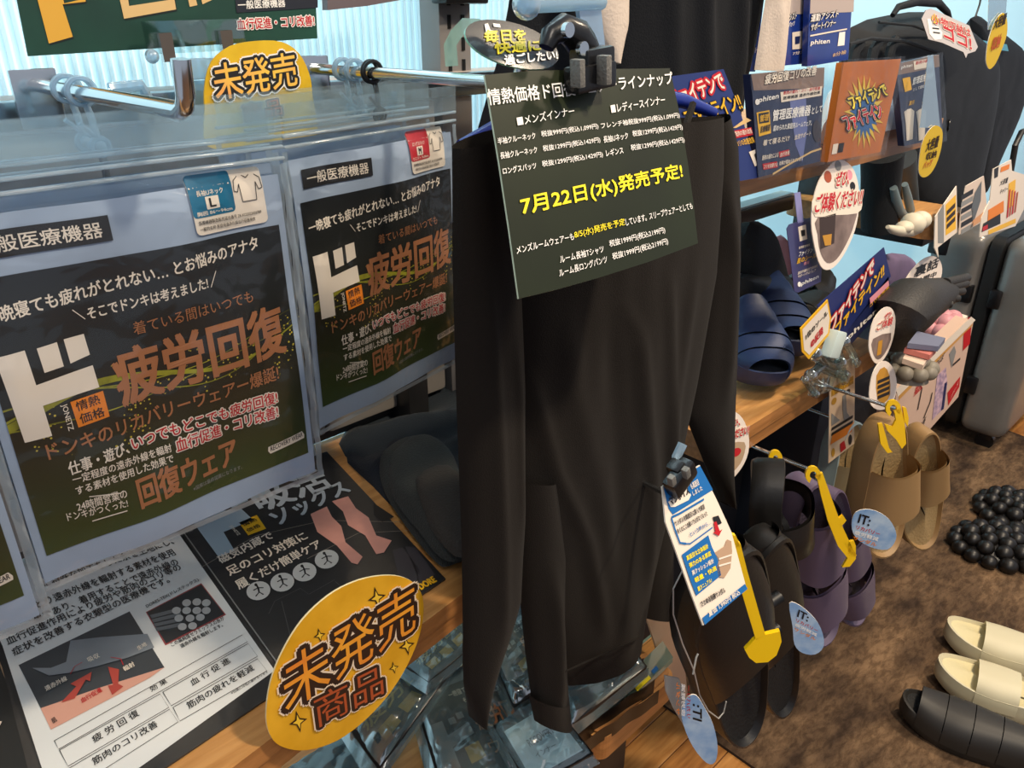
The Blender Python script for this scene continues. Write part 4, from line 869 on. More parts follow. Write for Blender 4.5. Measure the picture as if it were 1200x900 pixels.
# ================================================================== SHOES
def wid(l):
    """half-width of the footprint, 0 heel .. 1 toe"""
    e = max(0, 1 - abs(2 * l - 1) ** 2.8) ** (1 / 2.1); k = min(1, max(0, (l - .30) / .40)); k = k * k * (3 - 2 * k)
    return e * (.76 + .24 * k)
def shoe(name, lab, toe, heel, up, W, sole_m, bed_m, strap_m, straps, group=None, sole_h=.035, rim=.012, clog=False, cat='sandal'):
    toe, heel = V(toe), V(heel); Ld = toe - heel; LEN = Ld.length; Ld.normalize(); U = V(up); U = (U - Ld * U.dot(Ld)).normalized(); S_ = Ld.cross(U)
    def X(l, s, h): return heel + Ld * (l * LEN) + S_ * s + U * h
    outl = []; n = 44
    for i in range(n):
        a = 2 * math.pi * i / n; l = .5 - .5 * math.cos(a if a <= math.pi else 2 * math.pi - a); sgn = 1 if a <= math.pi else -1
        outl.append((l, sgn * wid(l) * W / 2 * (1.02 if sgn > 0 else .98)))
    lift = lambda l: .018 * max(0, (l - .72) / .28) ** 2 + .004 * max(0, (.2 - l) / .2)
    rings = [(.93, 0), (1.0, .25 * sole_h), (1.0, .75 * sole_h), (.985, sole_h + rim), (.94, sole_h + rim + .001), (.89, sole_h + .004), (.6, sole_h - .002), (.05, sole_h - .003)]
    def rg(u, v):
        i = int(round(u * n)) % n; k, h = rings[int(round(v * (len(rings) - 1)))]; l, s = outl[i]
        return X(.5 + (l - .5) * (1 - (1 - k) * .6), s * k, h + lift(l))
    lo = min(X(l, s, 0).z for l, s in outl); mid = X(.5, 0, 0)
    t = thing(name, lab, cat, (mid.x, mid.y, lo), group)
    b = MB(); k5 = 5
    def sub(r0, r1, m, mbx):
        vs = []; 
        for j in range(r0, r1 + 1):
            for i in range(n): vs.append(rg(i / n, j / (len(rings) - 1)))
        fs = [[(j) * n + i, (j) * n + (i + 1) % n, (j + 1) * n + (i + 1) % n, (j + 1) * n + i] for j in range(r1 - r0) for i in range(n)]
        mbx.add(vs, fs, m, True)
    sub(0, 5, sole_m, b); b.poly([rg(i / n, 0) for i in range(n)][::-1], sole_m); b.build('sole', t, sharp=60)
    b = MB(); sub(5, 7, bed_m, b); b.build('footbed', t)
    th = .0045
    for (l0, l1, hh, sl0, sl1, bul) in straps:
        b = MB(); nv = 10
        def f(u, v):
            th_ = math.pi * (u * 1.0); c, s = math.cos(th_), math.sin(th_)
            k = v * 2
            out = k <= 1; q = k if out else 2 - k
            a0 = l0 + sl0 * s; a1 = l1 + sl1 * s; l = a0 + (a1 - a0) * q
            w_ = wid(min(l, .97)) * W / 2 * 1.015
            he = hh * (1 - bul * max(0, (l - .62) / .38) ** 1.6)
            e = 0 if out else -th
            w_ = max(.004, w_ + e); z0 = sole_h * .55 + lift(l)
            return X(l, w_ * (abs(c) ** .75 * (1 if c > 0 else -1)), z0 + (he + e) * s ** .72 if s > 0 else z0)
        b.grid(f, 22, 2 * nv, strap_m, True); b.build('upper' if clog else 'strap', t, sharp=60)
    return t, X
UPH = V((.62, -.78, .05))
BK = M('black_foam', '161412', .42, bump=.05, bscale=200); BKB = M('black_footbed', '100f0e', .7, bump=.5, bscale=260)
PU = M('purple_foam', '5e5168', .5); PUB = M('purple_footbed', '4b4152', .7, bump=.5, bscale=240)
TN = M('tan_foam', '9a7a50', .5); TNB = M('tan_footbed', 'a58a5e', .7, bump=.5, bscale=240)
GYB = M('pale_blue_foam', 'a9c0c4', .45); NV = M('navy_foam', '22365f', .5, bump=.08, bscale=120); NVB = M('navy_footbed', '141a26', .7)
G1 = 'black clogs hanging on the yellow hanger'
CH1 = V((-.22, -.93, .2))
cl1, X1 = shoe('clog', 'large black clog with side vents behind the blue and white sign', A(812, 618, y=.37), A(846, 842, y=.355), CH1, .126, BK, BKB, BK, [(.30, 1.0, .056, .20, 0, .6)], G1, .035, .012, True, 'clog')
for l_ in (.50, .64):
    b = MB(); w_ = wid(l_) * .135 / 2; b.tube([X1(l_, w_ * .80, .050), X1(l_, w_ * 1.05, .052)], .0085, BLACK, 10); b.build('vent_hole', cl1)
cl2, X2 = shoe('clog', 'black clog in front, right of the yellow hanger cup', A(862, 608, y=.41), A(894, 815, y=.395), V((-.22, -.93, .2)), .120, BK, BKB, BK, [(.30, 1.0, .054, .20, 0, .6)], G1, .035, .012, True, 'clog')
shoe('clog', 'black clog hanging behind, between the sign and the purple sandal', A(880, 640, y=.44), A(878, 545, y=.44), (.45, -.85, .2), .13, BK, BKB, BK, [(.45, .80, .07, -.03, .02, 0)], None, .03, .012, True, 'clog')
PUH = V((-.30, -.92, .25))
shoe('sandal', 'dusty purple two-strap sandal hanging in front with open footbed', A(938, 728, y=.43), A(920, 550, y=.44), PUH, .125, PU, PUB, PU, [(.14, .40, .066, .0, .08, 0), (.52, .74, .062, .02, .06, 0)], 'purple sandals on the yellow hanger')
shoe('sandal', 'second purple sandal hanging behind the yellow hanger stem', A(978, 712, y=.47), A(948, 565, y=.49), V((-.1, -.95, .2)), .12, PU, PUB, PU, [(.30, .48, .07, -.02, .02, 0), (.62, .82, .07, -.02, .02, .2)], 'purple sandals on the yellow hanger')
shoe('sandal', 'tan sandal with wide curved strap hanging at the left of its pair', A(1012, 632, y=.44), A(1022, 480, y=.46), V((-.35, -.9, .2)), .13, TN, TNB, TN, [(.30, .50, .078, .0, .14, 0)], 'tan sandals on the yellow hanger')
shoe('sandal', 'tan sandal on the right of its pair, toe end hanging low', A(1063, 622, y=.45), A(1065, 492, y=.46), V((-.45, -.85, .2)), .12, TN, TNB, TN, [(.22, .45, .07, -.02, .04, 0)], 'tan sandals on the yellow hanger')
shoe('sandal', 'pale blue sandal hanging behind the tan pair', A(972, 600, y=.56), A(978, 486, y=.58), V((-.2, -.95, .1)), .125, GYB, TNB, M('khaki_foam', 'a39474', .5), [(.35, .62, .07, -.02, .04, 0)])
# rods carrying the hangers
def rod(px_, py_, y0, lab):
    q = A(px_, py_, y=y0); b = MB(); b.tube([q, V((q.x, .95, q.z + .004))], .0035, STEEL, 10); b.ball(q, .0055, STEEL, 10, 6); tag(b.build('hook_rod'), lab, 'hook', 'rods under the right shelf'); return q
rod(958, 554, .44, 'steel rod carrying the purple sandals under the right shelf'); rod(982, 492, .56, 'steel rod carrying the pale blue sandal'); rod(1052, 480, .41, 'steel rod carrying the tan sandals'); q = A(850, 612, y=.36); b = MB(); b.tube([q, V((q.x, .53, q.z)), V((q.x, .545, .745)), V((q.x, .60, .735))], .0035, STEEL, 10); tag(b.build('hook_rod'), 'bent steel rod carrying the black clogs behind the sign', 'hook', 'rods under the right shelf')
YP = M('yellow_plastic', 'f2c20c', .35)
def yhanger(lab, y, polys, cup=None):
    pl = PL(polys[0][0][0], polys[0][0][1], y, -48, 8); c = A(*polys[0][0], y=y); t = thing('shoe_hanger', lab, 'hanger', c, 'yellow shoe hangers')
    nm = ['hook', 'stem', 'cup', 'arm', 'arm']
    for k, p in enumerate(polys):
        b = MB(); b.prism([A(x, yy, pl=pl) for x, yy in p], -pl[1] * .005, YP); b.build(nm[k], t)
    return t
def arcp(cx, cy, r, a0, a1, w_, n=12):
    o = [(cx + r * math.cos(math.radians(a0 + (a1 - a0) * k / n)), cy + r * 1.15 * math.sin(math.radians(a0 + (a1 - a0) * k / n))) for k in range(n + 1)]
    i = [(cx + (r - w_) * math.cos(math.radians(a1 + (a0 - a1) * k / n)), cy + (r - w_) * 1.15 * math.sin(math.radians(a1 + (a0 - a1) * k / n))) for k in range(n + 1)]
    return o + i
yhanger('yellow hanger between the two black clogs with a half-round cup', .265, [[(855, 626), (862, 628), (868, 640), (860, 642)], [(858, 630), (868, 638), (876, 670), (897, 744), (886, 750), (868, 690), (857, 645)], [(873, 762), (884, 750), (897, 744), (914, 740), (916, 752), (910, 768), (900, 776), (886, 777), (878, 771)]])
yhanger('yellow hanger of the purple sandals with long slanting stem', .385, [arcp(953, 557, 9, 120, 400, 5), [(957, 557), (964, 554), (975, 585), (985, 612), (998, 640), (1004, 651), (994, 655), (982, 640), (970, 610), (962, 580)], [(988, 636), (1001, 634), (1003, 640), (1003, 655), (996, 664), (987, 665), (993, 655), (994, 644)], [(981, 609), (988, 604), (992, 610), (985, 618)]])
yhanger('yellow hanger behind the purple sandals over the hidden black clog', .44, [arcp(909, 537, 8, 120, 400, 5), [(908, 540), (915, 541), (914, 560), (911, 590), (907, 612), (904, 610), (906, 575)], [(897, 600), (903, 597), (904, 612), (898, 615)]])
yhanger('yellow hanger gripping the tan sandals', .40, [arcp(1047, 479, 9, 120, 400, 5), [(1048, 482), (1056, 478), (1060, 495), (1062, 520), (1057, 526), (1050, 515), (1040, 505), (1037, 497), (1046, 500), (1050, 492)], [(1029, 497), (1034, 496), (1038, 510), (1042, 525), (1046, 530), (1040, 531), (1032, 520)], [(1058, 477), (1062, 478), (1065, 490), (1064, 500), (1060, 494)]])
# clog string
b = MB(); b.tube([A(x, yy, y=.27) for x, yy in ((800, 668), (789, 690), (789, 720), (800, 755), (813, 785), (820, 815), (830, 833), (842, 842), (848, 835), (851, 822))], .0007, M('clear_string', 'a5a29c', .3), 6); b.tube([A(x, yy, y=.27) for x, yy in ((812, 790), (816, 770), (818, 766))], .0009, M('clear_string'), 6); tag(b.build('tag_string'), 'thin clear string looped down the black clog to its blue tag', 'string')
# blue sandal tags
def btag(lab, pts, y, yaw, bl, br, h, up):
    t = thing('product_tag', lab, 'tag', A(*pts[0], y=y), 'blue sandal tags'); s = Sheet(PL(pts[0][0], pts[0][1], y, -45, 0))
    b = MB(); s.body(b, smooth(pts, 3), .001, M('tag_blue', '6d9ccf', .25, col2='b7cfe4', vscale=40, coat=.5), CREAM); b.build('card', t)
    U = lambda p, h_: up
    s.text('IT:', bl, br, h, BLACK, 2, .03, None, up)
    for k in range(3):
        o = (k + 1.2) * .62; s.text(('リカバリー', '疲労軽減', 'サンダル')[k], (bl[0] - up[0] * o, bl[1] - up[1] * o), (bl[0] - up[0] * o + (br[0] - bl[0]) * 2.1, bl[1] - up[1] * o + (br[1] - bl[1]) * 2.1), h, (RED, WHITE, ORANGE)[k], 2, .02, None, (up[0] * .45, up[1] * .45))
    s.done(t)
btag('blue tag with black letters hanging lowest, under the black clog', [(806, 817), (816, 815), (826, 830), (836, 850), (841, 875), (838, 893), (828, 894), (812, 875), (801, 850), (799, 832)], .27, 0, (812, 842), (812, 824), 10, (10, 3))
btag('blue tag at the right of the second black clog', [(925, 707), (938, 710), (955, 725), (964, 742), (965, 758), (955, 767), (940, 765), (931, 755), (929, 735)], .285, 10, (934, 722), (946, 728), 8, (2, -8))
btag('blue tag on the tan sandals over the mat', [(1003, 600), (1020, 597), (1038, 605), (1048, 618), (1050, 632), (1040, 644), (1020, 641), (1003, 630), (998, 615)], .33, 10, (1005, 612), (1018, 616), 10, (3, -10))
# ================================================================== SIGN OVER THE CLOGS
CREAMG = M('cream_gloss', 'efe0cd', .35, coat=.3); BLUEG = M('sign_blue', '1668ad', .4)
t = thing('shop_sign', 'tall blue and cream sign clipped in front of the black clogs', 'sign', A(824, 733, y=.22)); s = Sheet(PL(820, 640, .245, 0, 24))
U1 = lambda p, h: (-h * .30, -h)
b = MB(); s.body(b, [(776, 570), (820, 545), (841, 588), (857, 623), (875, 690), (824, 733), (808, 690), (780, 612)], .0012, CREAMG, M('card_edge2', 'd8cfc0', .4)); b.build('card', t)
s.poly([(777, 571), (820, 546), (835, 574), (788, 603), (783, 596)], BLUEG, 1); s.poly([(782, 588), (804, 573), (809, 580), (806, 586), (790, 594), (785, 594)], CREAM, 2)
s.text('マジボイス', (785, 592), (807, 578), 9, INK, 3, .04, None, U1); s.text('も真面目', (809, 574), (818, 568), 7, CREAM, 3, .02, None, U1); s.text('しました', (811, 581), (822, 574), 5, CREAM, 3, .02, None, U1)
s.line([(786, 606), (795, 602), (824, 585)], 1.6, BLUEG, 2); s.line([(786, 607), (790, 620), (796, 636), (803, 637)], 1.6, BLUEG, 2); s.line([(803, 637), (808, 637), (834, 618)], 1.0, BLUEG, 2)
s.text('サンダルを真面目に選んで真重', (790, 617), (825, 596), 6, INK, 3, .02, None, U1); s.text('歩くのにこの履いで心がなくなった', (793, 626), (828, 604), 6, INK, 3, .02, None, U1); s.text('という声から…', (808, 629), (832, 614), 5, BLUEINK, 3, .02, None, U1)
s.poly([(798, 650), (829, 627), (833, 640), (840, 655), (844, 674), (815, 698), (808, 680)], BLUEG, 2)
for k, w_ in enumerate(('真面目な立体設計', '弾力のある厚底', '高クッション設計', '軽量・快適')): s.text(w_, (804 + k * 3.2, 657 + k * 8.6), (829 + k * 3.2, 642 + k * 8.6), 5.5, YEL if k != 2 else CREAM, 3, .03, None, U1)
s.text('履きニュアル!', (817, 693), (833, 682), 5, YEL, 3, .02, None, U1)
s.poly([(834, 606), (841, 604), (845, 613), (838, 616)], INK, 2); s.poly([(835, 612), (838, 611), (842, 622), (845, 620), (841, 628), (834, 624), (837, 623)], RED, 3)
SB = M('sandal_photo', 'b8977a', .4); s.poly([(836, 648), (848, 640), (851, 632), (856, 634), (857, 646), (855, 666), (848, 677), (841, 676), (839, 664), (842, 655)], SB, 2); s.line([(841, 655), (856, 650)], 1.2, CREAM, 3); s.line([(841, 663), (855, 659)], 1.2, CREAM, 3)
s.text('さとめる快適サンダル', (821, 711), (849, 694), 6.5, INK, 3, .03, None, U1); s.poly([(822, 724), (872, 684), (875, 690), (825, 732)], BLUEG, 2); s.text('夏価 1,990円 税込', (830, 723), (866, 696), 6, CREAM, 3, .03, None, U1)
s.done(t)
t = thing('sign_clip', 'small black clip holding the blue and cream sign', 'clip', A(797, 560, y=.24))
b = MB(); boxpx(b, (797, 560), 27, 17, .012, .262, BLKPL, .003, -30); boxpx(b, (793, 549), 11, 12, .012, .266, BLKPL, .003, -30); b.build('jaw', t)
for c in ((787, 563), (804, 554)): b = MB(); boxpx(b, c, 5, 9, .005, .254, M('clip_grey'), .001, -20); b.build('grip_pad', t)
b = MB(); b.tube([A(x, yy, y=.29) for x, yy in ((795, 548), (793, 535), (800, 520))], .004, RC, 8); b.build('stem', t)

# ================================================================== ROUND POPS
def roundpop(lab, pts, y, title, sub, yaw=0, photo=True, name='round_sign'):
    c0 = (sum(p[0] for p in pts) / len(pts), sum(p[1] for p in pts) / len(pts)); t = thing(name, lab, 'sign', A(*pts[0], y=y)); s = Sheet(PL(c0[0], c0[1], y, yaw, 8))
    b = MB(); s.body(b, smooth(pts, 3), .0015, M('pop_white', 'efe2d6', .4), CREAM); b.build('card', t)
    return t, s, c0
P1 = [(953, 235), (960, 212), (972, 195), (985, 187), (998, 195), (1005, 212), (1007, 235), (1004, 262), (996, 285), (984, 306), (972, 316), (962, 312), (955, 290), (951, 262)]
t, s, c0 = roundpop('large tall round sign with red try-it lettering below the upper shelf', P1, .56, 0, 0)
PHG = M('photo_grey', '8e7b74', .45, col2='6b5a54', vscale=30)
s.poly(smooth([(958, 255), (1002, 240), (1001, 262), (992, 285), (980, 304), (969, 308), (961, 295), (958, 275)], 3), PHG, 1); s.poly([(960, 255), (979, 250), (977, 285), (961, 292)], M('photo_dark3', '3b2c26', .5), 2)
s.poly([(963, 276), (974, 274), (973, 287), (966, 288)], M('photo_gold', 'c08a2c', .5), 3)
for c, m_, r_ in (((970, 207), BR, 7), ((982, 194), GREYINK, 6), ((995, 205), PINKINK, 6), ((999, 218), INK, 5)): s.ell(c, (r_ * .6, -r_ * .2), (r_ * .2, r_), m_, 1, 12)
s.poly(smooth([(951, 236), (960, 226), (985, 222), (1006, 228), (1010, 240), (1004, 250), (980, 252), (955, 254)], 2), CREAM, 2)
s.text('ぜひ、', (977, 219), (993, 216), 17, RED, 4, .03, [(.10, CREAM)]); s.text('ご体験ください!!', (953, 250), (1008, 240), 22, RED, 4, .03, [(.08, CREAM)])
s.done(t)
P2 = [(846, 483), (858, 481), (870, 490), (877, 508), (877, 530), (868, 550), (852, 566), (842, 560), (838, 520)]
t, s, c0 = roundpop('round try-it sign half hidden by the right shirt sleeve', P2, .54, 0, 0)
s.poly(smooth([(845, 525), (872, 518), (870, 538), (860, 552), (850, 560), (843, 550)], 3), M('photo_tan', 'b79b7c', .5), 1); s.text('ぜひ、', (850, 503), (866, 498), 9, RED, 4, .03, [(.10, CREAM)]); s.text('ご体験ください!', (838, 521), (876, 508), 11, RED, 4, .04, [(.10, CREAM)])
s.ell((862, 530), (6, -2), (0, 5), RED, 2, 12); s.done(t)
P3 = [(1019, 395), (1024, 375), (1034, 362), (1043, 360), (1049, 370), (1048, 390), (1042, 410), (1033, 424), (1025, 425), (1019, 412)]
t, s, c0 = roundpop('narrow round try-it sign in front of the dark foot model', P3, .50, 0, 0)
s.poly(smooth([(1023, 397), (1044, 390), (1040, 408), (1032, 420), (1026, 420), (1022, 410)], 2), PHG, 1); s.poly([(1029, 400), (1034, 398), (1032, 415), (1027, 417)], M('photo_gold', 'c08a2c', .5), 2); s.text('ご体験', (1026, 388), (1044, 380), 10, RED, 4, .03, [(.1, CREAM)]); s.text('ぜひ', (1035, 375), (1043, 371), 7, RED, 4, .03); s.done(t)
P4 = [(1019, 470), (1021, 445), (1028, 428), (1038, 423), (1047, 432), (1051, 450), (1048, 468), (1040, 478), (1028, 480)]
t, s, c0 = roundpop('narrow white sign with gold print just above the tan sandal hanger', P4, .47, 0, 0)
s.poly(smooth([(1027, 440), (1036, 430), (1042, 440), (1043, 462), (1036, 472), (1028, 468)], 2), M('photo_gold', 'c08a2c', .5), 1)
for k in range(4): s.line([(1028, 448 + k * 6), (1042, 442 + k * 6)], 1.6, INK, 2)
s.done(t)
# cream talk sign
t, s, c0 = roundpop('beige talk-shaped sign with black characters behind the foot model', [(1058, 335), (1066, 320), (1080, 305), (1093, 300), (1102, 306), (1104, 320), (1098, 332), (1080, 338), (1062, 340)], .62, 0, 0)
s.text('裏話', (1070, 326), (1098, 313), 13, BLACK, 3, .03); s.text('公開中', (1072, 334), (1096, 324), 7, BLACK, 3, .02); s.done(t)
# gold ovals with hanging clear strips
GO = M('gold_oval_card', 'd2b02c', .4, coat=.3)
def goldoval(lab, pts, strip, y, tx_):
    t = thing('gold_oval_tag', lab, 'tag', A(*pts[0], y=y)); s = Sheet(PL(pts[0][0], pts[0][1], y, -20, 0))
    b = MB(); s.body(b, smooth(pts, 3), .0015, GO, CREAM); b.build('card', t)
    for k, (w_, bl, br, h, m_) in enumerate(tx_): s.text(w_, bl, br, h, m_, 3, .03)
    s.done(t)
    b = MB(); q = [s.p(p) + s.n * -.004 for p in strip]; b.prism(q, s.n * -.001, film('strip_film', 'dff2fb', .2, .06, .4, 30, haze=.25, hazecol='bfe0f2')); b.build('clear_strip', t)
goldoval('gold oval tag hanging in front of the backpack end', [(1077, 190), (1080, 170), (1087, 155), (1096, 147), (1104, 152), (1104, 168), (1099, 188), (1091, 203), (1082, 208), (1077, 202)], [(1090, 65), (1096, 65), (1104, 150), (1080, 150)], .54,
         [('大容量', (1084, 178), (1098, 172), 14, DB), ('収納', (1084, 188), (1096, 184), 9, DB), ('バッグ', (1081, 198), (1091, 194), 8, BR)])
goldoval('gold oval tag hanging at the top right over the second backpack', [(1156, 62), (1159, 45), (1166, 25), (1175, 15), (1180, 22), (1180, 40), (1174, 58), (1167, 74), (1160, 81), (1156, 74)], [(1162, -20), (1184, -22), (1180, 35), (1160, 35)], .50,
         [('大容量', (1163, 35), (1177, 28), 14, DB), ('収納', (1160, 60), (1170, 55), 16, BR)])

# ================================================================== PACKS AND SIGNS ON THE UPPER SHELF
NP = M('navy_pack', '1e2a4e', .35, coat=.4, var=.15, vscale=20)
t = thing('shop_sign', 'navy poster with red outlined lettering half behind the shirt shoulder', 'sign', A(868, 211, y=.56)); s = Sheet(PL(840, 150, .575, 0, 6))
b = MB(); s.body(b, [(785, 92), (790, 89), (848, 81), (868, 132), (888, 202), (890, 208), (868, 212), (800, 220)], .0015, M('navy_card', '22326e', .4)); b.build('card', t)
UD = lambda p, h: (-h * .45, -h)
s.text('ファイテンで', (790, 128), (850, 104), 20, CREAM, 3, .02, [(.13, RED)], UD); s.text('ファイテイン!!', (808, 150), (870, 128), 20, GOLD, 3, .02, [(.06, INK)], UD)
s.poly([(858, 150), (874, 138), (880, 141), (862, 150)], TB, 2); s.poly([(860, 153), (880, 149), (882, 158), (862, 162)], RED, 2); s.text('筋肉の疲れ改善', (862, 160), (881, 156), 6, CREAM, 4, .01, None, UD); s.text('コリの改善効果', (863, 172), (884, 167), 7, GOLD, 4, .01, None, UD)
s.poly([(877, 178), (888, 174), (893, 191), (884, 195)], CREAM, 2); s.line([(884, 180), (887, 190)], 2, INK, 3); s.done(t)
def upperpack(lab, q, y, parts, col=NP, name='navy_package', cat='package'):
    t = thing(name, lab, cat, A(*q[3], y=y)); s = Sheet(PL(q[3][0], q[3][1], y, 0, 5))
    b = MB(); P = [s.p(p) for p in q]; b.prism(P, -s.n * .012, col); b.build('pouch', t)
    parts(s); s.done(t)
    b = MB(); P = [s.p((p[0] + d[0], p[1] + d[1]), 8) for p, d in zip(q, ((-3, -3), (3, -3), (3, 3), (-3, 3)))]
    b.grid(lambda u, v: P[3].lerp(P[2], u).lerp(P[0].lerp(P[1], u), v) + s.n * .003 * noise.noise(V((u * 5, v * 5, y * 9))), 14, 14, CLEARB); b.build('clear_sleeve', t); return t
def pa(s):
    s.poly([(880, 87), (966, 79), (965, 103), (883, 106)], M('pack_taupe', '8a7468', .4), 1); s.text('疲労回復コリの改善', (895, 99), (955, 88), 12, CREAM, 3, .03, [(.07, M('pack_brown_ink', '4a3a30', .5))])
    s.text('phiten', (888, 122), (911, 117), 8, WHITE, 3, .03); s.ell((886.5, 119.5), (2.4, 0), (0, 3.6), WHITE, 3, 14)
    s.poly([(914, 108), (963, 101), (962, 112), (915, 120)], CREAM, 2); s.text('筋肉の疲れ・コリ・血行促進', (917, 111), (960, 105), 4, RED, 3, .02); s.text('医療機器 遠赤外線効果', (917, 117), (960, 110), 4, INK, 3, .02)
    s.poly([(886, 132), (901, 129), (903, 156), (889, 160)], GOLD, 2); s.poly([(888, 133), (900, 131), (900.5, 143), (889, 145)], INK, 3); s.text('管理', (889, 143), (899, 141), 8, GOLD, 4, .02); s.text('医療機器', (890, 156), (901, 153), 8, INK, 3, .02)
    s.text('管理医療機器', (904, 142), (948, 135), 13, WHITE, 3, .03); s.text('として', (950, 134), (962, 131), 8, WHITE, 3, .02); s.text('認められた家庭用ルームウェア。', (905, 154), (950, 147), 7, WHITE, 3, .02)
    s.poly([(924, 110), (944, 112), (946, 150), (940, 190), (932, 170)], M('figure_lilac', '6a74a8', .4), 1); s.text('着て寝るだけ', (893, 171), (924, 165), 7, CREAM, 3, .02); s.text('血流サポート', (930, 164), (949, 159), 6, CREAM, 3, .02)
    s.text('筋肉の疲れによる', (892, 188), (911, 184), 6, CREAM, 3, .02); s.poly([(912, 178), (924, 175), (925, 182), (913, 185)], RED, 2); s.text('血行改善', (913, 184), (924, 181), 5, CREAM, 3, .02); s.poly([(893, 192), (910, 189), (911, 196), (894, 199)], RED, 2); s.text('コリを改善する', (894, 198), (910, 195), 5, CREAM, 3, .02); s.text('効果が認められています', (912, 194), (940, 188), 5, CREAM, 3, .02)
    s.line([(905, 204), (925, 192), (950, 178), (962, 174)], 1.2, TB, 2); s.ell((957, 154), (5, -1), (1, 13), M('garment_photo', '3d3a44', .5), 2, 16)
upperpack('navy clothing package with large white medical lettering on the upper shelf', [(880, 87), (966, 79), (961, 189), (889, 208)], .565, pa)
def pb(s):
    sb = [(1012 + (38 if i % 2 == 0 else 20) * math.cos(a_) * .62, 131 + (38 if i % 2 == 0 else 22) * math.sin(a_) * 1.15) for i, a_ in enumerate([2 * math.pi * k / 40 for k in range(40)])]
    s.poly(sb, M('burst_yellow', 'e3c24a', .45), 2); sb2 = [(1012 + (28 if i % 2 == 0 else 17) * math.cos(a_ + .1) * .62, 133 + (28 if i % 2 == 0 else 18) * math.sin(a_ + .1) * 1.1) for i, a_ in enumerate([2 * math.pi * k / 36 for k in range(36)])]
    s.poly(sb2, M('burst_blue', '3767a0', .45), 3); s.text('ファイテンで', (998, 129), (1040, 112), 15, M('lemon_ink', 'f0d84a', .4), 5, .03, [(.09, INK)], UD); s.text('ファイテイン', (992, 154), (1034, 137), 17, RED, 5, .03, [(.12, INK), (.06, CREAM)], UD)
    s.poly([(976, 169), (982, 168), (980, 180), (974, 181)], CREAM, 2); s.poly([(983, 168), (989, 167), (987, 178), (981, 179)], INK, 2)
upperpack('orange sign with a spiky burst standing on the upper shelf edge', [(989, 73), (1056, 69), (1032, 178), (970, 190)], .56, pb, M('orange_card', 'c8742e', .4, col2='b8651f', vscale=9), 'burst_sign', 'sign')
def pc(s):
    s.poly([(1050, 75), (1100, 64), (1101, 78), (1052, 88)], M('pack_taupe'), 1); s.text('phiten', (1055, 82), (1068, 79), 5, WHITE, 3, .02); s.poly([(1070, 72), (1092, 68), (1092, 78), (1071, 82)], CREAM, 2); s.text('筋肉の疲れ', (1072, 76), (1090, 72), 4, RED, 3, .02)
    s.poly([(1057, 92), (1066, 90), (1068, 105), (1060, 108)], GOLD, 2); s.text('管理医療機器', (1068, 100), (1092, 92), 9, WHITE, 3, .03); s.text('として認められた', (1069, 107), (1090, 100), 4, WHITE, 3, .02)
    for x0 in (1059, 1073): s.poly([(x0, 131), (x0 + 4, 128), (x0 + 8, 127), (x0 + 12, 130), (x0 + 11, 145), (x0 + 10, 163), (x0 + 3, 165), (x0 + 2, 145)], CREAM, 2)
    s.text('夏用', (1064, 124), (1070, 122), 5, GOLD, 3, .02)
upperpack('navy package with pictured pale garments at the right end of the upper shelf', [(1050, 75), (1100, 64), (1105, 162), (1060, 171)], .565, pc)
# blue glossy packets above
BP = M('blue_gloss_pack', '1f3a8c', .25, coat=.5, var=.15, vscale=15)
def packet(lab, q, y, parts):
    t = thing('blue_packet', lab, 'packet', A(*q[3], y=y), 'blue packets at the top'); s = Sheet((A(*q[3], y=y), V((0, -1, 0)))); b = MB(); b.prism([s.p(p) for p in q], (0, .01, 0), BP); b.build('pouch', t); parts(s); s.done(t)
def pd(s):
    s.poly([(951, -50), (1003, -60), (1000, 14), (949, 16)], M('packet_beige', 'b9aaa2', .35), 1); s.text('運動アシスト', (949, 26), (981, 20), 9, WHITE, 3, .02, [(.10, INK)]); s.text('サポートインナー', (949, 36), (978, 30), 8, WHITE, 3, .02, [(.10, INK)])
    s.text('phiten', (949, 54), (971, 52), 7, WHITE, 3, .03); s.line([(949, 42), (970, 38), (992, 34)], .8, CREAM, 2); s.poly([(983, 38), (990, 37), (989, 53), (981, 54)], WHITE, 2); s.text('8分袖', (975, 67), (990, 63), 5, TB, 3, .01)
def pe(s):
    s.poly([(919, -50), (951, -55), (949, 16), (921, 17)], M('packet_beige'), 1); s.text('アシスト', (921, 25), (932, 22), 8, WHITE, 3, .02, [(.10, INK)]); s.text('スパッツ', (921, 33), (930, 30), 6, WHITE, 3, .02); s.poly([(928, 38), (940, 36), (940, 57), (928, 58)], CREAM, 2); s.poly([(931, 43), (937, 42), (936, 51), (931, 52)], NAVYINK, 3); s.text('7分丈', (928, 65), (942, 62), 4, CREAM, 3, .01)
packet('blue glossy packet with white assist lettering at the top beside the backpack', [(951, -60), (1003, -60), (994, 70), (946, 78)], .655, pd)
packet('blue glossy packet just right of the pale beige sleeve', [(918, -60), (951, -60), (950, 74), (917, 77)], .67, pe)
packet('dark blue packet edge showing left of the pale beige sleeve', [(888, -40), (900, -40), (885, 84), (874, 84)], .72, lambda s: s.text('H', (884, 62), (888, 60), 6, WHITE, 3, .03))
b = MB(); heap(b, [(958, 170), (1056, 150), (1045, 120), (965, 125)], 1.156, .05, M('white_fabric', 'e8e6e6', .8, bump=.2, bscale=60), wr=.006, sd=2, fold=40); tag(b.build('folded_cloth'), 'white folded cloth on the upper shelf between the packages', 'cloth')

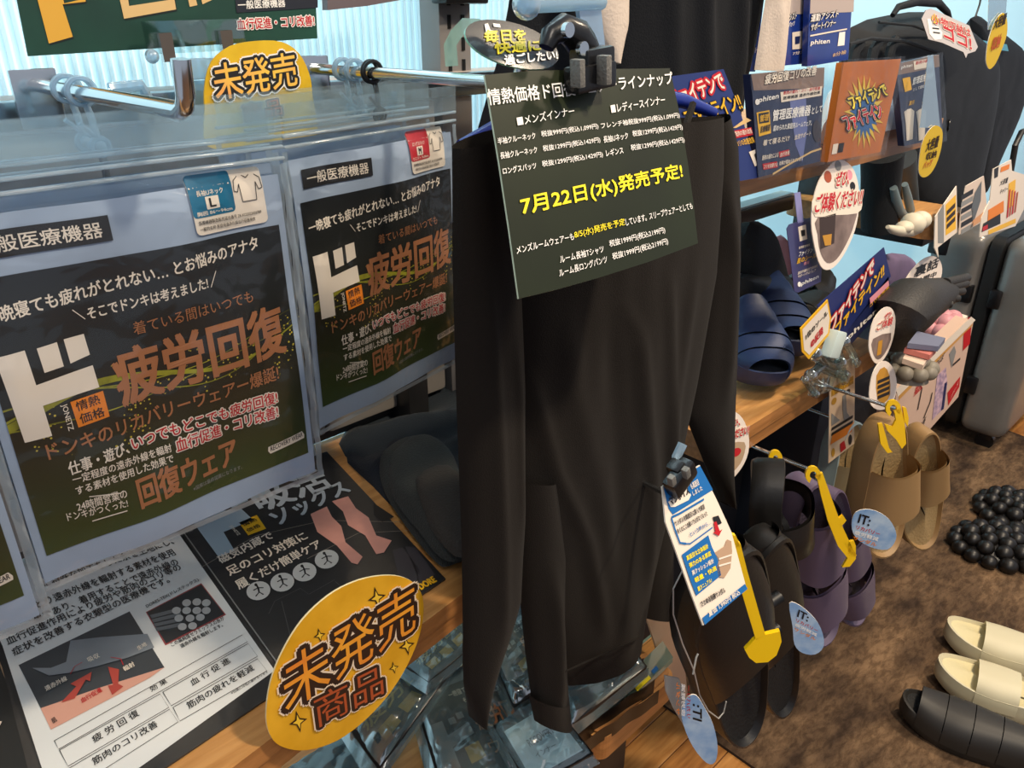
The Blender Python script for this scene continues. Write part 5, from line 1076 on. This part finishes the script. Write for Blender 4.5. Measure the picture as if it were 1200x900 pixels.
# ================================================================== BACKPACKS
def pillow(mb, pts, y, dep, m, n=24, back=.02, pw=5, wr=.003, sd=0, yfar=None):
    P = [A(x, yy, y=y) for x, yy in pts]; c = sum(P, V((0, 0, 0))) / len(P); N_ = len(P)
    def f(u, v):
        k = u * N_; i = int(k) % N_; a = P[i].lerp(P[(i + 1) % N_], k - int(k)); sg = 1 if v <= .5 else -1; r = v * 2 if v <= .5 else 2 - v * 2
        p = c.lerp(a, r); d = (1 - r ** pw) ** .5 if r < 1 else 0
        return V((p.x, y - (dep * d + wr * (1 - r ** 4) * noise.noise(V((p.x * 14 + sd, p.z * 14, sd)))) if sg > 0 else y + back * d, p.z))
    mb.grid(f, N_ * 3, 22, m, True, True)
NYL = M('black_nylon', '13171d', .6, bump=.35, bscale=600, sheen=.02, spec=.25)
t = thing('backpack', 'large black backpack with curved carry handle standing beside the packages', 'backpack', A(1060, 235, y=.86))
b = MB(); pillow(b, smooth([(994, 105), (986, 70), (997, 32), (1040, 18), (1088, 14), (1120, 30), (1145, 55), (1151, 75), (1148, 120), (1137, 180), (1124, 236), (1106, 252), (1075, 256), (1045, 244), (1022, 200)], 2), .90, .10, NYL, back=.05); bd = b.build('main_body', t)
b = MB(); b.tube([A(x, yy, y=.84) for x, yy in ((1046, 18), (1053, 8), (1075, 2), (1100, 4), (1110, 14), (1114, 26))], [.006, .008, .010, .010, .008, .006], NYL, 10); b.build('carry_handle', t)
for k, dx in enumerate((0, 22, 42)):
    b = MB(); b.tube([A(x + dx, yy - k * 2, y=.81) for x, yy in ((1008, 50), (1002, 60), (998, 80))], .012, NYL, 8); b.build('strap', t)
b = MB(); b.tube([A(x, yy, y=.80) for x, yy in ((995, 52), (1020, 45), (1060, 48), (1100, 62))], .004, NYL, 6); b.tube([A(x, yy, y=.81) for x, yy in ((1030, 26), (1070, 30), (1110, 44))], .003, NYL, 6); b.build('piping', t)
b = MB(); b.ring(A(1112, 147, y=.795), (.3, -1, 0), .014, .003, BLKPL); b.build('ring', t)
t = thing('backpack', 'second black backpack hanging at the right edge with light blue lining', 'backpack', A(1165, 240, y=.93))
b = MB(); pillow(b, smooth([(1136, 34), (1140, 20), (1150, 20), (1160, 35), (1180, 42), (1198, 62), (1199, 100), (1188, 140), (1170, 180), (1152, 222), (1144, 236), (1136, 222), (1142, 120)], 2), .95, .045, NYL, back=.04, sd=4); b.build('main_body', t)
b = MB(); b.tube([A(x, yy, y=.93) for x, yy in ((1143, 20), (1148, 5), (1152, -15))], .003, DARKSTEEL, 8); b.build('hanging_strap', t)
b = MB(); b.prism([A(x, yy, y=.895) for x, yy in ((1145, 46), (1156, 48), (1180, 52), (1182, 60), (1158, 57), (1147, 55))], (0, .004, 0), M('cyan_lining', '5aa7c4', .5)); b.build('lining', t)
t = thing('shop_sign', 'grey sign with red lettering and pointing hand on top of the backpack', 'sign', A(1132, 68, y=.74)); s = Sheet(PL(1110, 35, .76, 0, 15))
b = MB(); s.body(b, [(1085, 12), (1091, 10), (1136, 30), (1146, 55), (1143, 60), (1134, 63), (1132, 68), (1129, 61), (1104, 50), (1088, 46), (1080, 22)], .002, M('sign_grey', 'c2bcbc', .4), M('sign_dark_edge', '2a2a2c', .4)); b.build('card', t)
U2 = lambda p, h: (-h * .1, -h)
s.text('小物収納は', (1093, 27), (1137, 44), 11, RED, 3, .03, [(.09, CREAM)], U2); s.text('ココ!', (1106, 44), (1138, 58), 13, RED, 3, .04, [(.09, CREAM)], U2); s.text('小', (1091, 26), (1099, 29), 11, GOLD, 5, .04, None, U2)
s.poly([(1086, 22), (1090, 22), (1092, 30), (1099, 31), (1104, 38), (1103, 46), (1095, 47), (1089, 40)], WHITE, 2); s.line([(1092, 33), (1100, 34)], .6, INK, 3); s.line([(1093, 38), (1101, 39)], .6, INK, 3); s.done(t)

# ================================================================== LEG AND FOOT MODELS
LEGM = M('leg_fabric', '14181d', .8, bump=.2, bscale=400)
t = thing('leg_model', 'thick black leg model standing on the small rounded board', 'display leg', A(1030, 268, y=.70))
b = MB(); b.tube([A(x, yy, y=.72) for x, yy in ((1034, 180), (1033, 205), (1031, 235), (1030, 266))], [.046, .044, .042, .040], LEGM, 18); b.build('leg', t)
t = thing('leg_model', 'slim dark leg model beside the thick black one', 'display leg', A(1068, 262, y=.72))
b = MB(); b.tube([A(x, yy, y=.76) for x, yy in ((1054, 185), (1058, 210), (1064, 240), (1066, 258))], [.040, .034, .028, .030], M('leg_grey', '33373a', .6), 16); b.build('leg', t)
t = thing('foot_model', 'grey plastic upright foot model behind the white soft sandal', 'display foot', A(1055, 255, y=.68))
b = MB(); b.tube([A(x, yy, y=.68) for x, yy in ((1047, 220), (1049, 232), (1053, 246), (1060, 254))], [.008, .011, .012, .010], M('pale_plastic', '6f7f84', .3), 12); b.tube([A(x, yy, y=.68) for x, yy in ((1060, 216), (1063, 230), (1067, 246), (1064, 254))], [.007, .010, .010, .010], M('pale_plastic'), 12); b.build('foot', t)
t = thing('soft_sandal', 'cream white rounded soft sandal on the small display board', 'sandal', A(1062, 276, y=.64))
b = MB()
for c, r_, sc_ in (((1070, 262), .026, (1, 1, .9)), ((1079, 258), .022, (1, 1, .9)), ((1060, 266), .018, (1.2, 1, .7))): b.ball(A(*c, y=.60), r_, M('cream_foam', 'd9cfb8', .5), 16, 10, sc_)
b.build('heel_lobe', t); b = MB(); b.tube([A(x, yy, y=.60) for x, yy in ((1040, 266), (1046, 269), (1056, 271), (1068, 271), (1078, 268))], [.004, .009, .011, .012, .009], M('cream_foam'), 12); b.build('sole', t)
# dark display foot lying on its side, toes to the right
FM = M('dark_foot_fabric', '2a2724', .55, bump=.25, bscale=300)
t = thing('foot_model', 'dark display foot with toes pointing right above the printed cartons', 'display foot', A(1055, 410, y=.56))
b = MB()
path = [((1051, 402), .026), ((1051, 388), .042), ((1053, 370), .058), ((1066, 358), .056), ((1082, 352), .045), ((1098, 346), .037), ((1110, 341), .029), ((1118, 337), .016)]
b.tube([A(x, yy, y=.51) for (x, yy), r_ in path], [r_ for _, r_ in path], FM, 22); b.build('foot', t)
for k, ((x0, y0), (x1, y1), r_) in enumerate((((1108, 332), (1136, 325), .0105), ((1110, 337), (1134, 332), .010), ((1110, 343), (1130, 341), .0095), ((1107, 349), (1124, 350), .009), ((1102, 355), (1116, 357), .0085))):
    b = MB(); a, c = A(x0, y0, y=.50 - .003 * k), A(x1, y1, y=.49 - .005 * k); b.tube([a, a.lerp(c, .6), a.lerp(c, .9), c], [r_ * 1.1, r_, r_ * .9, r_ * .35], FM, 12); b.build('toe', t)
t = thing('foot_model', 'black upright boot shaped display leg above the navy slides', 'display leg', A(885, 330, y=.80))
b = MB(); pillow(b, smooth([(868, 322), (870, 290), (876, 265), (884, 259), (893, 262), (902, 275), (910, 300), (916, 322), (920, 345), (870, 350)], 2), .78, .03, LEGM, back=.04); b.build('leg', t)
b = MB(); pillow(b, smooth([(866, 325), (885, 322), (920, 322), (924, 345), (915, 365), (868, 365)], 2), .76, .03, M('grey_black_foam', '23282c', .5), back=.04); b.build('cuff', t)
# black slides lying toward the wall
SL = [(.30, .92, .065, -.03, 0, .3)]
shoe('slide', 'black slide lying behind the diagonal blue sign', A(925, 400, z=.74), A(968, 372, z=.74), (0, 0, 1), .12, BK, BKB, BK, [(.30, .85, .06, 0, 0, 0)], None, .03, .008, False, 'slide')
shoe('slide', 'second black slide lying further back near the wall', A(925, 372, z=.74), A(965, 338, z=.74), (0, 0, 1), .12, BK, BKB, BK, [(.30, .85, .06, 0, 0, 0)], None, .03, .008, False, 'slide')
# navy quilted slides: toes at the shelf front, heels up
def quilt(lab, toe, heel, grp='navy quilted slides'):
    t, X = shoe('slide', lab, toe, heel, (-.35, -.45, .82), .125, NV, NVB, NV, [(.10 + .168 * k, .10 + .168 * k + .160, .060 - .003 * abs(2 - k), -.02, -.02, 0) for k in range(5)], grp, .03, .010, False, 'slide')
quilt('nearer navy quilted slide at the shelf edge beside the shirt sleeve', A(893, 462, z=.735), A(868, 368, y=.72))
quilt('further navy quilted slide, set back toward the black display leg', A(925, 428, z=.735), A(888, 338, y=.80))

# ================================================================== CARDS HANGING BY THE ROUND SIGN
t = thing('hang_tag', 'navy rounded card on a lilac ribbon left of the round sign', 'tag', A(945, 340, y=.56)); s = Sheet(PL(940, 300, .57, 0, 6))
b = MB(); s.body(b, [(922, 268), (925, 263), (953, 254), (957, 257), (963, 315), (962, 330), (935, 343), (931, 341)], .001, M('hang_navy', '2e3560', .35, col2='413f72', vscale=14, coat=.4)); b.build('card', t)
b = MB(); s.body(b, [(931, 226), (938, 225), (942, 260), (935, 262)], .001, M('lilac_ribbon', '8f8fc4', .4)); b.build('ribbon', t)
s.poly([(935, 266), (944, 263), (946, 280), (937, 283)], CREAM, 1); s.poly([(938, 270), (943, 269), (943, 276), (939, 277)], INK, 2); s.text('管理医療機器', (935, 292), (948, 288), 3, CREAM, 3, .01); s.text('ファイテン', (935, 301), (951, 296), 6, WHITE, 3, .03)
s.text('星のシール', (933, 309), (955, 302), 6, GOLD, 3, .03); s.text('使用', (941, 311), (947, 309), 4, PINKINK, 3, .01); s.text('遠赤外線の力で身体を', (934, 322), (957, 313), 3.6, CREAM, 3, .02); s.text('サポートするウェア', (934, 326), (955, 318), 3.6, CREAM, 3, .02); s.text('phiten', (938, 336), (958, 327), 6, WHITE, 3, .03); s.ell((936, 333), (2, -.6), (.4, 3), WHITE, 3, 12); s.done(t)
# diagonal navy sign
t = thing('shop_sign', 'diagonal navy sign with red and gold shouting letters above the right shelf', 'sign', A(985, 398, y=.54)); s = Sheet(PL(1000, 350, .55, 0, 0))
b = MB(); s.body(b, [(958, 358), (1036, 290), (1044, 324), (985, 398), (967, 396)], .0015, M('navy_card2', '24326c', .38)); b.build('card', t)
b = MB(); s.body(b, [(984, 400), (1041, 324), (1046, 348), (1040, 356), (997, 404)], .003, M('navy_card3', '202a58', .38), CREAM); b.build('lower_card', t)
U3 = lambda p, h: (-h * .10, -h)
s.text('ファイテンで', (973, 388), (1022, 318), 15, CREAM, 8, .04, [(.13, RED)], U3); s.text('ファイテイン!!', (978, 394), (1034, 322), 13, GOLD, 8, .04, [(.05, INK)], U3)
s.text('phiten', (992, 399), (1026, 366), 7, WHITE, 10, .04, None, U3); s.poly([(1017, 349), (1039, 328), (1040, 334), (1018, 356)], PINKINK, 9); s.text('コリを改善', (1017, 360), (1040, 338), 4, GOLD, 10, .02, None, U3); s.poly([(1032, 352), (1041, 343), (1044, 352), (1036, 360)], CREAM, 9); s.done(t)
t = thing('shop_sign', 'small white sign with gold border at the left tip of the diagonal sign', 'sign', A(945, 420, y=.50)); s = Sheet(PL(955, 385, .52, 0, 0))
b = MB(); s.body(b, [(938, 385), (970, 351), (974, 372), (972, 392), (948, 421), (940, 412)], .0015, GOLD); b.build('card', t); s.poly([(940, 386), (969, 355), (972, 373), (970, 390), (948, 416), (942, 410)], CREAM, 1)
s.text('1位のソール', (944, 398), (969, 369), 6, INK, 3, .04, None, U3); s.text('の反発', (950, 408), (964, 390), 8, RED, 3, .05, None, U3); s.done(t)
t = thing('shop_sign', 'beige explanation card hanging in front of the pale blue sandal', 'sign', A(975, 540, y=.52)); s = Sheet(PL(985, 480, .535, 0, 0))
b = MB(); s.body(b, [(973, 436), (1000, 418), (1002, 425), (1001, 520), (971, 543)], .0015, M('beige_card', 'e0c4a4', .4), CREAM); b.build('card', t)
s.poly([(974, 455), (1000, 440), (1000, 449), (974, 465)], M('ochre_ink', 'b88a2a', .45), 1); s.text('リカバリー', (975, 463), (999, 448), 6, GOLD, 3, .03)
s.poly([(987, 464), (991, 461), (992, 483), (996, 489), (989, 494), (987, 480)], GREYINK, 2); s.ell((977, 470), (3, -2), (0, 4), M('ochre_ink'), 2, 12); s.ell((993, 459), (3, -2), (0, 3), INK, 2, 12); s.poly([(974, 484), (981, 490), (984, 492), (974, 499)], GREYINK, 2)
for k in range(3): s.line([(974, 503 + k * 6), (999, 488 + k * 6)], 1.6 if k < 2 else 5, INK if k < 2 else ORANGE, 2)
s.ell((976, 530), (2, -1), (0, 5), M('ochre_ink'), 2, 12); s.ell((996, 515), (2, -1), (0, 6), INK, 2, 12); s.poly([(984, 520), (989, 516), (991, 525), (985, 530)], RED, 2); s.done(t)
# clear clip cluster at the shelf edge
t = thing('sign_clip', 'tangle of clear plastic sign clips gripping the edge of the right shelf', 'clip', A(965, 455, y=.53))
for k, (pts, r_) in enumerate((([(955, 415), (965, 425), (975, 430), (985, 425)], .010), ([(950, 440), (962, 430), (975, 436), (990, 440)], .009), ([(943, 445), (950, 455), (956, 462)], .006), ([(975, 405), (982, 415), (985, 430), (988, 445)], .009), ([(990, 400), (998, 412), (1003, 425)], .008))):
    b = MB(); b.tube([A(x, yy, y=.525) for x, yy in pts], r_, CLEAR, 10); b.ball(A(*pts[0], y=.525), r_ * 1.3, CLEAR, 12, 8); b.ball(A(*pts[-1], y=.525), r_ * 1.2, CLEAR, 12, 8); b.build('arm', t)
b = MB(); boxpx(b, (977, 403), 14, 16, .02, .515, M('pale_clip', 'cfe0dc', .3), .004, 20); b.build('knob', t)
b = MB(); boxpx(b, (966, 440), 26, 22, .012, .53, CLEAR, .003, 10); b.build('jaw', t)

# ================================================================== CARTONS AND BUMPY BALLS
t = thing('printed_carton', 'cream and red printed display carton hanging beyond the tan sandals', 'carton', A(1085, 515, y=.50)); s = Sheet(PL(1095, 450, .52, -12, 0))
CP = M('carton_pink_cream', 'd8b8a4', .45)
b = MB(); P = [s.p(p) for p in ((1050, 462), (1141, 376), (1123, 465), (1040, 560))]; b.prism(P, -s.n * .045, CP); b.build('box', t)
b = MB(); b.poly([s.p((1050, 456), 1), s.p((1138, 371), 1), s.p((1143, 375), 1), s.p((1052, 465), 1)], CREAM); b.build('top_lip', t)
s.poly([(1053, 464), (1140, 379), (1139, 382), (1053, 469)], M('gold_line', 'd09a52', .4), 1)
for q in (((1129, 391), (1138, 383), (1136, 403), (1128, 411)), ((1110, 460), (1125, 441), (1124, 453), (1111, 475))): s.poly(q, RED, 2)
s.poly([(1112, 415), (1118, 405), (1120, 412), (1115, 431)], GREYINK, 2); s.line([(1116, 428), (1125, 420)], 1.6, INK, 2); s.poly([(1098, 440), (1108, 430), (1110, 450), (1106, 478), (1092, 492)], M('checker_lilac', '8f7c9c', .5, col2='d9b8c4', vscale=90), 2)
s.text('足つぼ', (1087, 440), (1105, 421), 9, INK, 3, .01); s.text('指圧', (1070, 465), (1080, 455), 12, RED, 3, .02); s.line([(1075, 480), (1080, 455), (1077, 450)], 1, INK, 3); s.line([(1082, 490), (1090, 470), (1092, 460)], 1, INK, 3); s.line([(1108, 448), (1104, 480)], 2.5, NAVYINK, 3)
s.text('健康', (1074, 512), (1082, 500), 14, INK, 3, .01); s.text('グッズ', (1113, 468), (1122, 450), 5, CREAM, 4, .02); s.done(t)
t = thing('printed_carton', 'row of cream boxes with red labels behind the printed carton', 'carton', A(1095, 440, y=.585)); s = Sheet(PL(1095, 420, .585, -12, 0))
b = MB(); P = [s.p(p) for p in ((1050, 452), (1134, 370), (1132, 410), (1050, 492))]; b.prism(P, -s.n * .03, CREAM); b.build('box', t)
for x0, y0 in ((1052, 455), (1076, 428), (1105, 402), (1130, 376)): s.poly([(x0, y0), (x0 + 6, y0 - 5), (x0 + 8, y0 + 1), (x0 + 2, y0 + 7)], RED, 2)
s.text('足裏刺激マット 大', (1058, 452), (1082, 430), 4, INK, 3, .01); s.text('足裏刺激マット', (1085, 425), (1106, 406), 4, INK, 3, .01); s.done(t)
for k, (pts, m_, lab) in enumerate((([(1064, 402), (1075, 388), (1108, 396), (1100, 406)], M('slate_cloth', '6d7288', .7), 'slate blue folded mat between the foot model and the pink ball'), ([(1060, 408), (1068, 400), (1098, 408), (1090, 416)], M('salmon_cloth', 'c4746a', .6), 'salmon pink pack edge under the slate folded mat'), ([(1058, 420), (1064, 408), (1090, 416), (1082, 428)], M('cream_cloth', 'd6c0ac', .6), 'cream pack edge in front of the salmon one'))):
    b = MB(); P = [A(x, y, z=.80 - k * .012) for x, y in pts]; b.prism(P, (0, 0, -.010), m_); tag(b.build('flat_pack'), lab, 'pack')
b = MB(); b.bbox((1.63, .66, .0), (2.12, .93, .60), M('bin_navy', '1a2230', .6), .008); tag(b.build('display_bin'), 'dark display bin behind the printed carton, holding the bumpy cushions', 'bin')
ballm = {}
def ballmesh(m):
    if m.name not in ballm:
        b = MB(); b.ball((0, 0, 0), 1, m, 14, 10); me = bpy.data.meshes.new('nub'); me.from_pydata(b.v, [], b.f); me.materials.append(m); me.polygons.foreach_set('use_smooth', [True] * len(me.polygons)); ballm[m.name] = me
    return ballm[m.name]
def bumpy(name, lab, cat, c, rx, ry, h, r, m, rows, rot=0, group=None):
    """soft mound studded with round nubs"""
    t = thing(name, lab, cat, c, group); c = V(c); b = MB()
    def f(u, v):
        a = 2 * math.pi * u; k = v; x = rx * .93 * k * math.cos(a); y = ry * .93 * k * math.sin(a); return V((c.x + x * math.cos(rot) - y * math.sin(rot), c.y + x * math.sin(rot) + y * math.cos(rot), c.z + h * .8 * math.sqrt(max(0, 1 - k ** 2.5))))
    b.grid(f, 28, 10, m, True, True); b.build('mound', t)
    for k, n in rows:
        for i in range(n):
            a = 2 * math.pi * (i + .5 * (n % 2)) / n + k; x = rx * k * math.cos(a); y = ry * k * math.sin(a)
            o = bpy.data.objects.new('nub', ballmesh(m)); COL.objects.link(o); o.parent = t; q = r * (.9 + .2 * R.random())
            o.location = (x * math.cos(rot) - y * math.sin(rot), x * math.sin(rot) + y * math.cos(rot), h * .82 * math.sqrt(max(0, 1 - k ** 2.5)) + r * .15); o.scale = (q, q, q * .92)
BRB = M('black_rubber', '171412', .38); 
bumpy('massage_mat', 'black bumpy massage slipper mat on the brown floor mat, nearer part', 'massage mat', (2.19, .335, .009), .115, .095, .05, .0225, BRB, ((.96, 15), (.66, 10), (.34, 5), (0, 1)), -.8, 'black bumpy mats')
bumpy('massage_mat', 'second black bumpy mat touching the first on its far side', 'massage mat', (2.40, .36, .009), .10, .09, .06, .0225, BRB, ((.96, 14), (.66, 9), (.34, 5), (0, 1)), .3, 'black bumpy mats')
bumpy('massage_ball_mat', 'grey bumpy cushion on the shelf right of the narrow round signs', 'massage mat', tuple(A(1060, 442, y=.50)), .046, .05, .055, .0175, M('grey_rubber', '827a6c', .5), ((.9, 10), (.5, 6), (0, 1)))
bumpy('massage_ball_mat', 'pink bumpy cushion under the toes of the dark foot model', 'massage mat', tuple(A(1102, 392, y=.60)), .055, .05, .055, .022, M('pink_rubber', 'd4949a', .5), ((.9, 10), (.5, 6), (0, 1)))
b = MB(); b.ball((2.60, .30, .035), .03, M('white_ball', 'ddd8cc', .4), 16, 10); tag(b.build('small_ball'), 'small white ball at the right edge behind the black bumpy mat', 'ball')

# ================================================================== SHOES ON THE FLOOR MAT
CF = M('cream_sandal_foam', 'd8cfae', .5); CFB = M('cream_footbed', 'ddd2a6', .6, bump=.2, bscale=200)
zf = .0095
shoe('sandal', 'cream two-strap sandal on the mat, nearer one of the pair', (1.575, .285, zf), (1.665, -.03, zf), (0, 0, 1), .115, CF, CFB, CF, [(.52, .76, .055, 0, 0, 0), (.18, .42, .055, 0, 0, 0)], 'cream sandals on the mat', .035)
shoe('sandal', 'cream two-strap sandal on the mat, further one of the pair', (1.715, .315, zf), (1.80, .0, zf), (0, 0, 1), .115, CF, CFB, CF, [(.48, .76, .055, 0, 0, 0), (.18, .42, .055, 0, 0, 0)], 'cream sandals on the mat', .035)
shoe('slide', 'black ribbed slide on the mat at the lower right corner', (1.425, .30, zf), (1.50, -.02, zf), (0, 0, 1), .115, M('charcoal_foam', '2a2723', .5), BKB, M('charcoal_foam'), [(.30 + .15 * k, .30 + .15 * k + .145, .06, 0, 0, .1) for k in range(4)], None, .03, .01, False, 'slide')

# ================================================================== SUITCASE
GS = M('suitcase_grey', '8b8884', .3, metal=.3, col2='777470', vscale=5)
x0, x1, y0, y1, z0, z1 = 2.74, 3.3, .50, .86, .06, .725
t = thing('suitcase', 'grey hard shell suitcase with black zip band standing at the right edge', 'suitcase', ((x0 + x1) / 2, (y0 + y1) / 2, 0))
b = MB(); b.bbox((x0, .69, z0), (x1, y1, z1), GS, .05, 5); b.build('shell', t)
b = MB(); b.bbox((x0, y0, z0), (x1, .645, z1), GS, .05, 5); b.build('shell', t)
b = MB(); b.bbox((x0 + .006, .64, z0 + .004), (x1 - .006, .695, z1 - .004), M('zip_black', '101010', .5), .045, 4); b.build('zip_band', t)
for za in (.20, .50):
    for ya in (.615, .70): 
        b = MB(); b.bbox((x0 - .008, ya, za), (x0 + .02, ya + .035, za + .06), BLKPL, .006); b.build('hinge', t)
b = MB(); b.bbox((x0 - .006, .80, z1 - .09), (x0 + .05, y1 + .004, z1 - .02), BLKPL, .012); b.build('corner_guard', t)
for xx, yy in ((x0 + .06, y0 + .06), (x0 + .06, y1 - .06), (x1 - .06, y0 + .06), (x1 - .06, y1 - .06)):
    b = MB(); b.tube([(xx - .012, yy, .030), (xx + .012, yy, .030)], .029, BLKPL, 18); w1 = b.build('wheel', t); b = MB(); b.bbox((xx - .02, yy - .02, .035), (xx + .02, yy + .02, .07), BLKPL, .006); b.build('wheel_fork', w1)
b = MB(); b.bbox((2.95, .72, z1), (3.1, .76, z1 + .02), BLKPL, .006); b.build('top_handle', t)
t = thing('trolley_handle', 'dark telescopic luggage handle rising at the right edge', 'handle', A(1180, 215, y=.72))
b = MB(); b.tube([A(x, yy, y=.72) for x, yy in ((1182, 215), (1190, 170), (1197, 155), (1215, 148))], .009, M('handle_dark', '2b2a2a', .4), 10); b.build('tube', t)
# cards standing over the suitcase
def stand(lab, pts, y, parts, col=CREAMG, th=.002):
    t = thing('info_card', lab, 'card', A(*pts[-1], y=y)); s = Sheet(PL(pts[0][0], pts[0][1], y, 0, 6)); b = MB(); s.body(b, pts, th, col, CREAM); b.build('card', t); parts(s); s.done(t)
def f1(s):
    s.poly([(1108, 240), (1120, 228), (1120, 268), (1108, 276)], GOLD, 1); s.poly([(1099, 250), (1106, 238), (1106, 285), (1099, 285)], GREYINK, 1)
    for k in range(3): s.line([(1109, 250 + k * 8), (1119, 240 + k * 8)], 2, DB, 2)
stand('pointed white card with gold panel left of the other cards over the suitcase', [(1096, 254), (1121, 218), (1122, 272), (1099, 290), (1100, 302), (1095, 290)], .60, f1)
def f2(s):
    for k in range(6): s.line([(1126 + (0), 232 + k * 8), (1140, 224 + k * 8)], 2, GREYINK if k % 2 else INK, 2)
    s.poly([(1142, 226), (1150, 212), (1149, 235), (1140, 262), (1138, 245)], M('card_slate', '5f6468', .5), 2); s.poly([(1140, 258), (1155, 246), (1154, 256), (1136, 268)], M('card_peach', 'd49a6c', .5), 2)
stand('white text card with a dark picture, second over the suitcase', [(1132, 218), (1153, 206), (1157, 245), (1155, 258), (1124, 275), (1126, 250)], .60, f2, M('card_peachy', 'd8c4b4', .45))
def f3(s):
    s.poly([(1165, 198), (1170, 195), (1169, 207), (1165, 209)], INK, 2); s.poly([(1173, 196), (1183, 192), (1182, 198), (1172, 202)], ORANGE, 2); s.text('大容量', (1171, 218), (1180, 214), 7, INK, 2, .02); s.text('キャリー', (1171, 228), (1180, 224), 6, INK, 2, .02)
    s.poly([(1158, 246), (1176, 235), (1176, 248), (1157, 260)], ORANGE, 2); s.poly([(1182, 215), (1190, 210), (1188, 240), (1180, 245)], GOLD, 2)
    for k in range(4): s.line([(1183 + k * 3, 222 + k), (1180 + k * 3, 255 - k * 2)], 1.6, BR if k % 2 else RED, 3)
    s.poly([(1152, 262), (1172, 250), (1172, 262), (1150, 272)], INK, 2); s.poly([(1151, 266), (1157, 263), (1157, 268), (1151, 271)], RED, 3); s.poly([(1158, 270), (1190, 256), (1190, 261), (1158, 275)], GOLD, 2)
stand('orange and cream price cards joined together at the right edge', [(1164, 198), (1185, 187), (1186, 200), (1202, 205), (1200, 245), (1190, 265), (1148, 278), (1150, 255), (1160, 235)], .60, f3)
b = MB(); b.prism([A(x, y, y=1.0) for x, y in ((1110, 330), (1130, 280), (1180, 230), (1200, 240), (1170, 420), (1110, 420))], (0, .01, 0), M('dark_navy_panel', '1b2831', .5)); tag(b.build('back_board'), 'dark navy board against the wall behind the suitcase', 'board')
b = MB(); pillow(b, smooth([(905, 290), (915, 275), (930, 300), (925, 335), (915, 330)], 2), .98, .02, M('pink_pack', 'c88f98', .5)); tag(b.build('pink_pack'), 'pink and white pack by the wall behind the navy hang tag', 'pack')
b = MB(); pillow(b, smooth([(1018, 330), (1030, 300), (1060, 298), (1070, 310), (1060, 335), (1062, 385), (1020, 400), (1015, 360)], 2), .80, .03, M('mauve_cloth', '857294', .7, var=.3, vscale=12)); tag(b.build('mauve_pack'), 'mauve and brown soft pack behind the diagonal navy sign', 'pack')
# ================================================================== to metres
seen = set()
for o in list(SC.objects):
    if o.type == 'MESH' and o.data.name not in seen:
        seen.add(o.data.name); o.data.transform(Matrix.Scale(S, 4))
    o.location = o.location * S
    if o.type == 'LIGHT':
        o.data.energy *= S * S; o.data.size *= S; o.data.size_y *= S
SC.camera.data.clip_start = .02
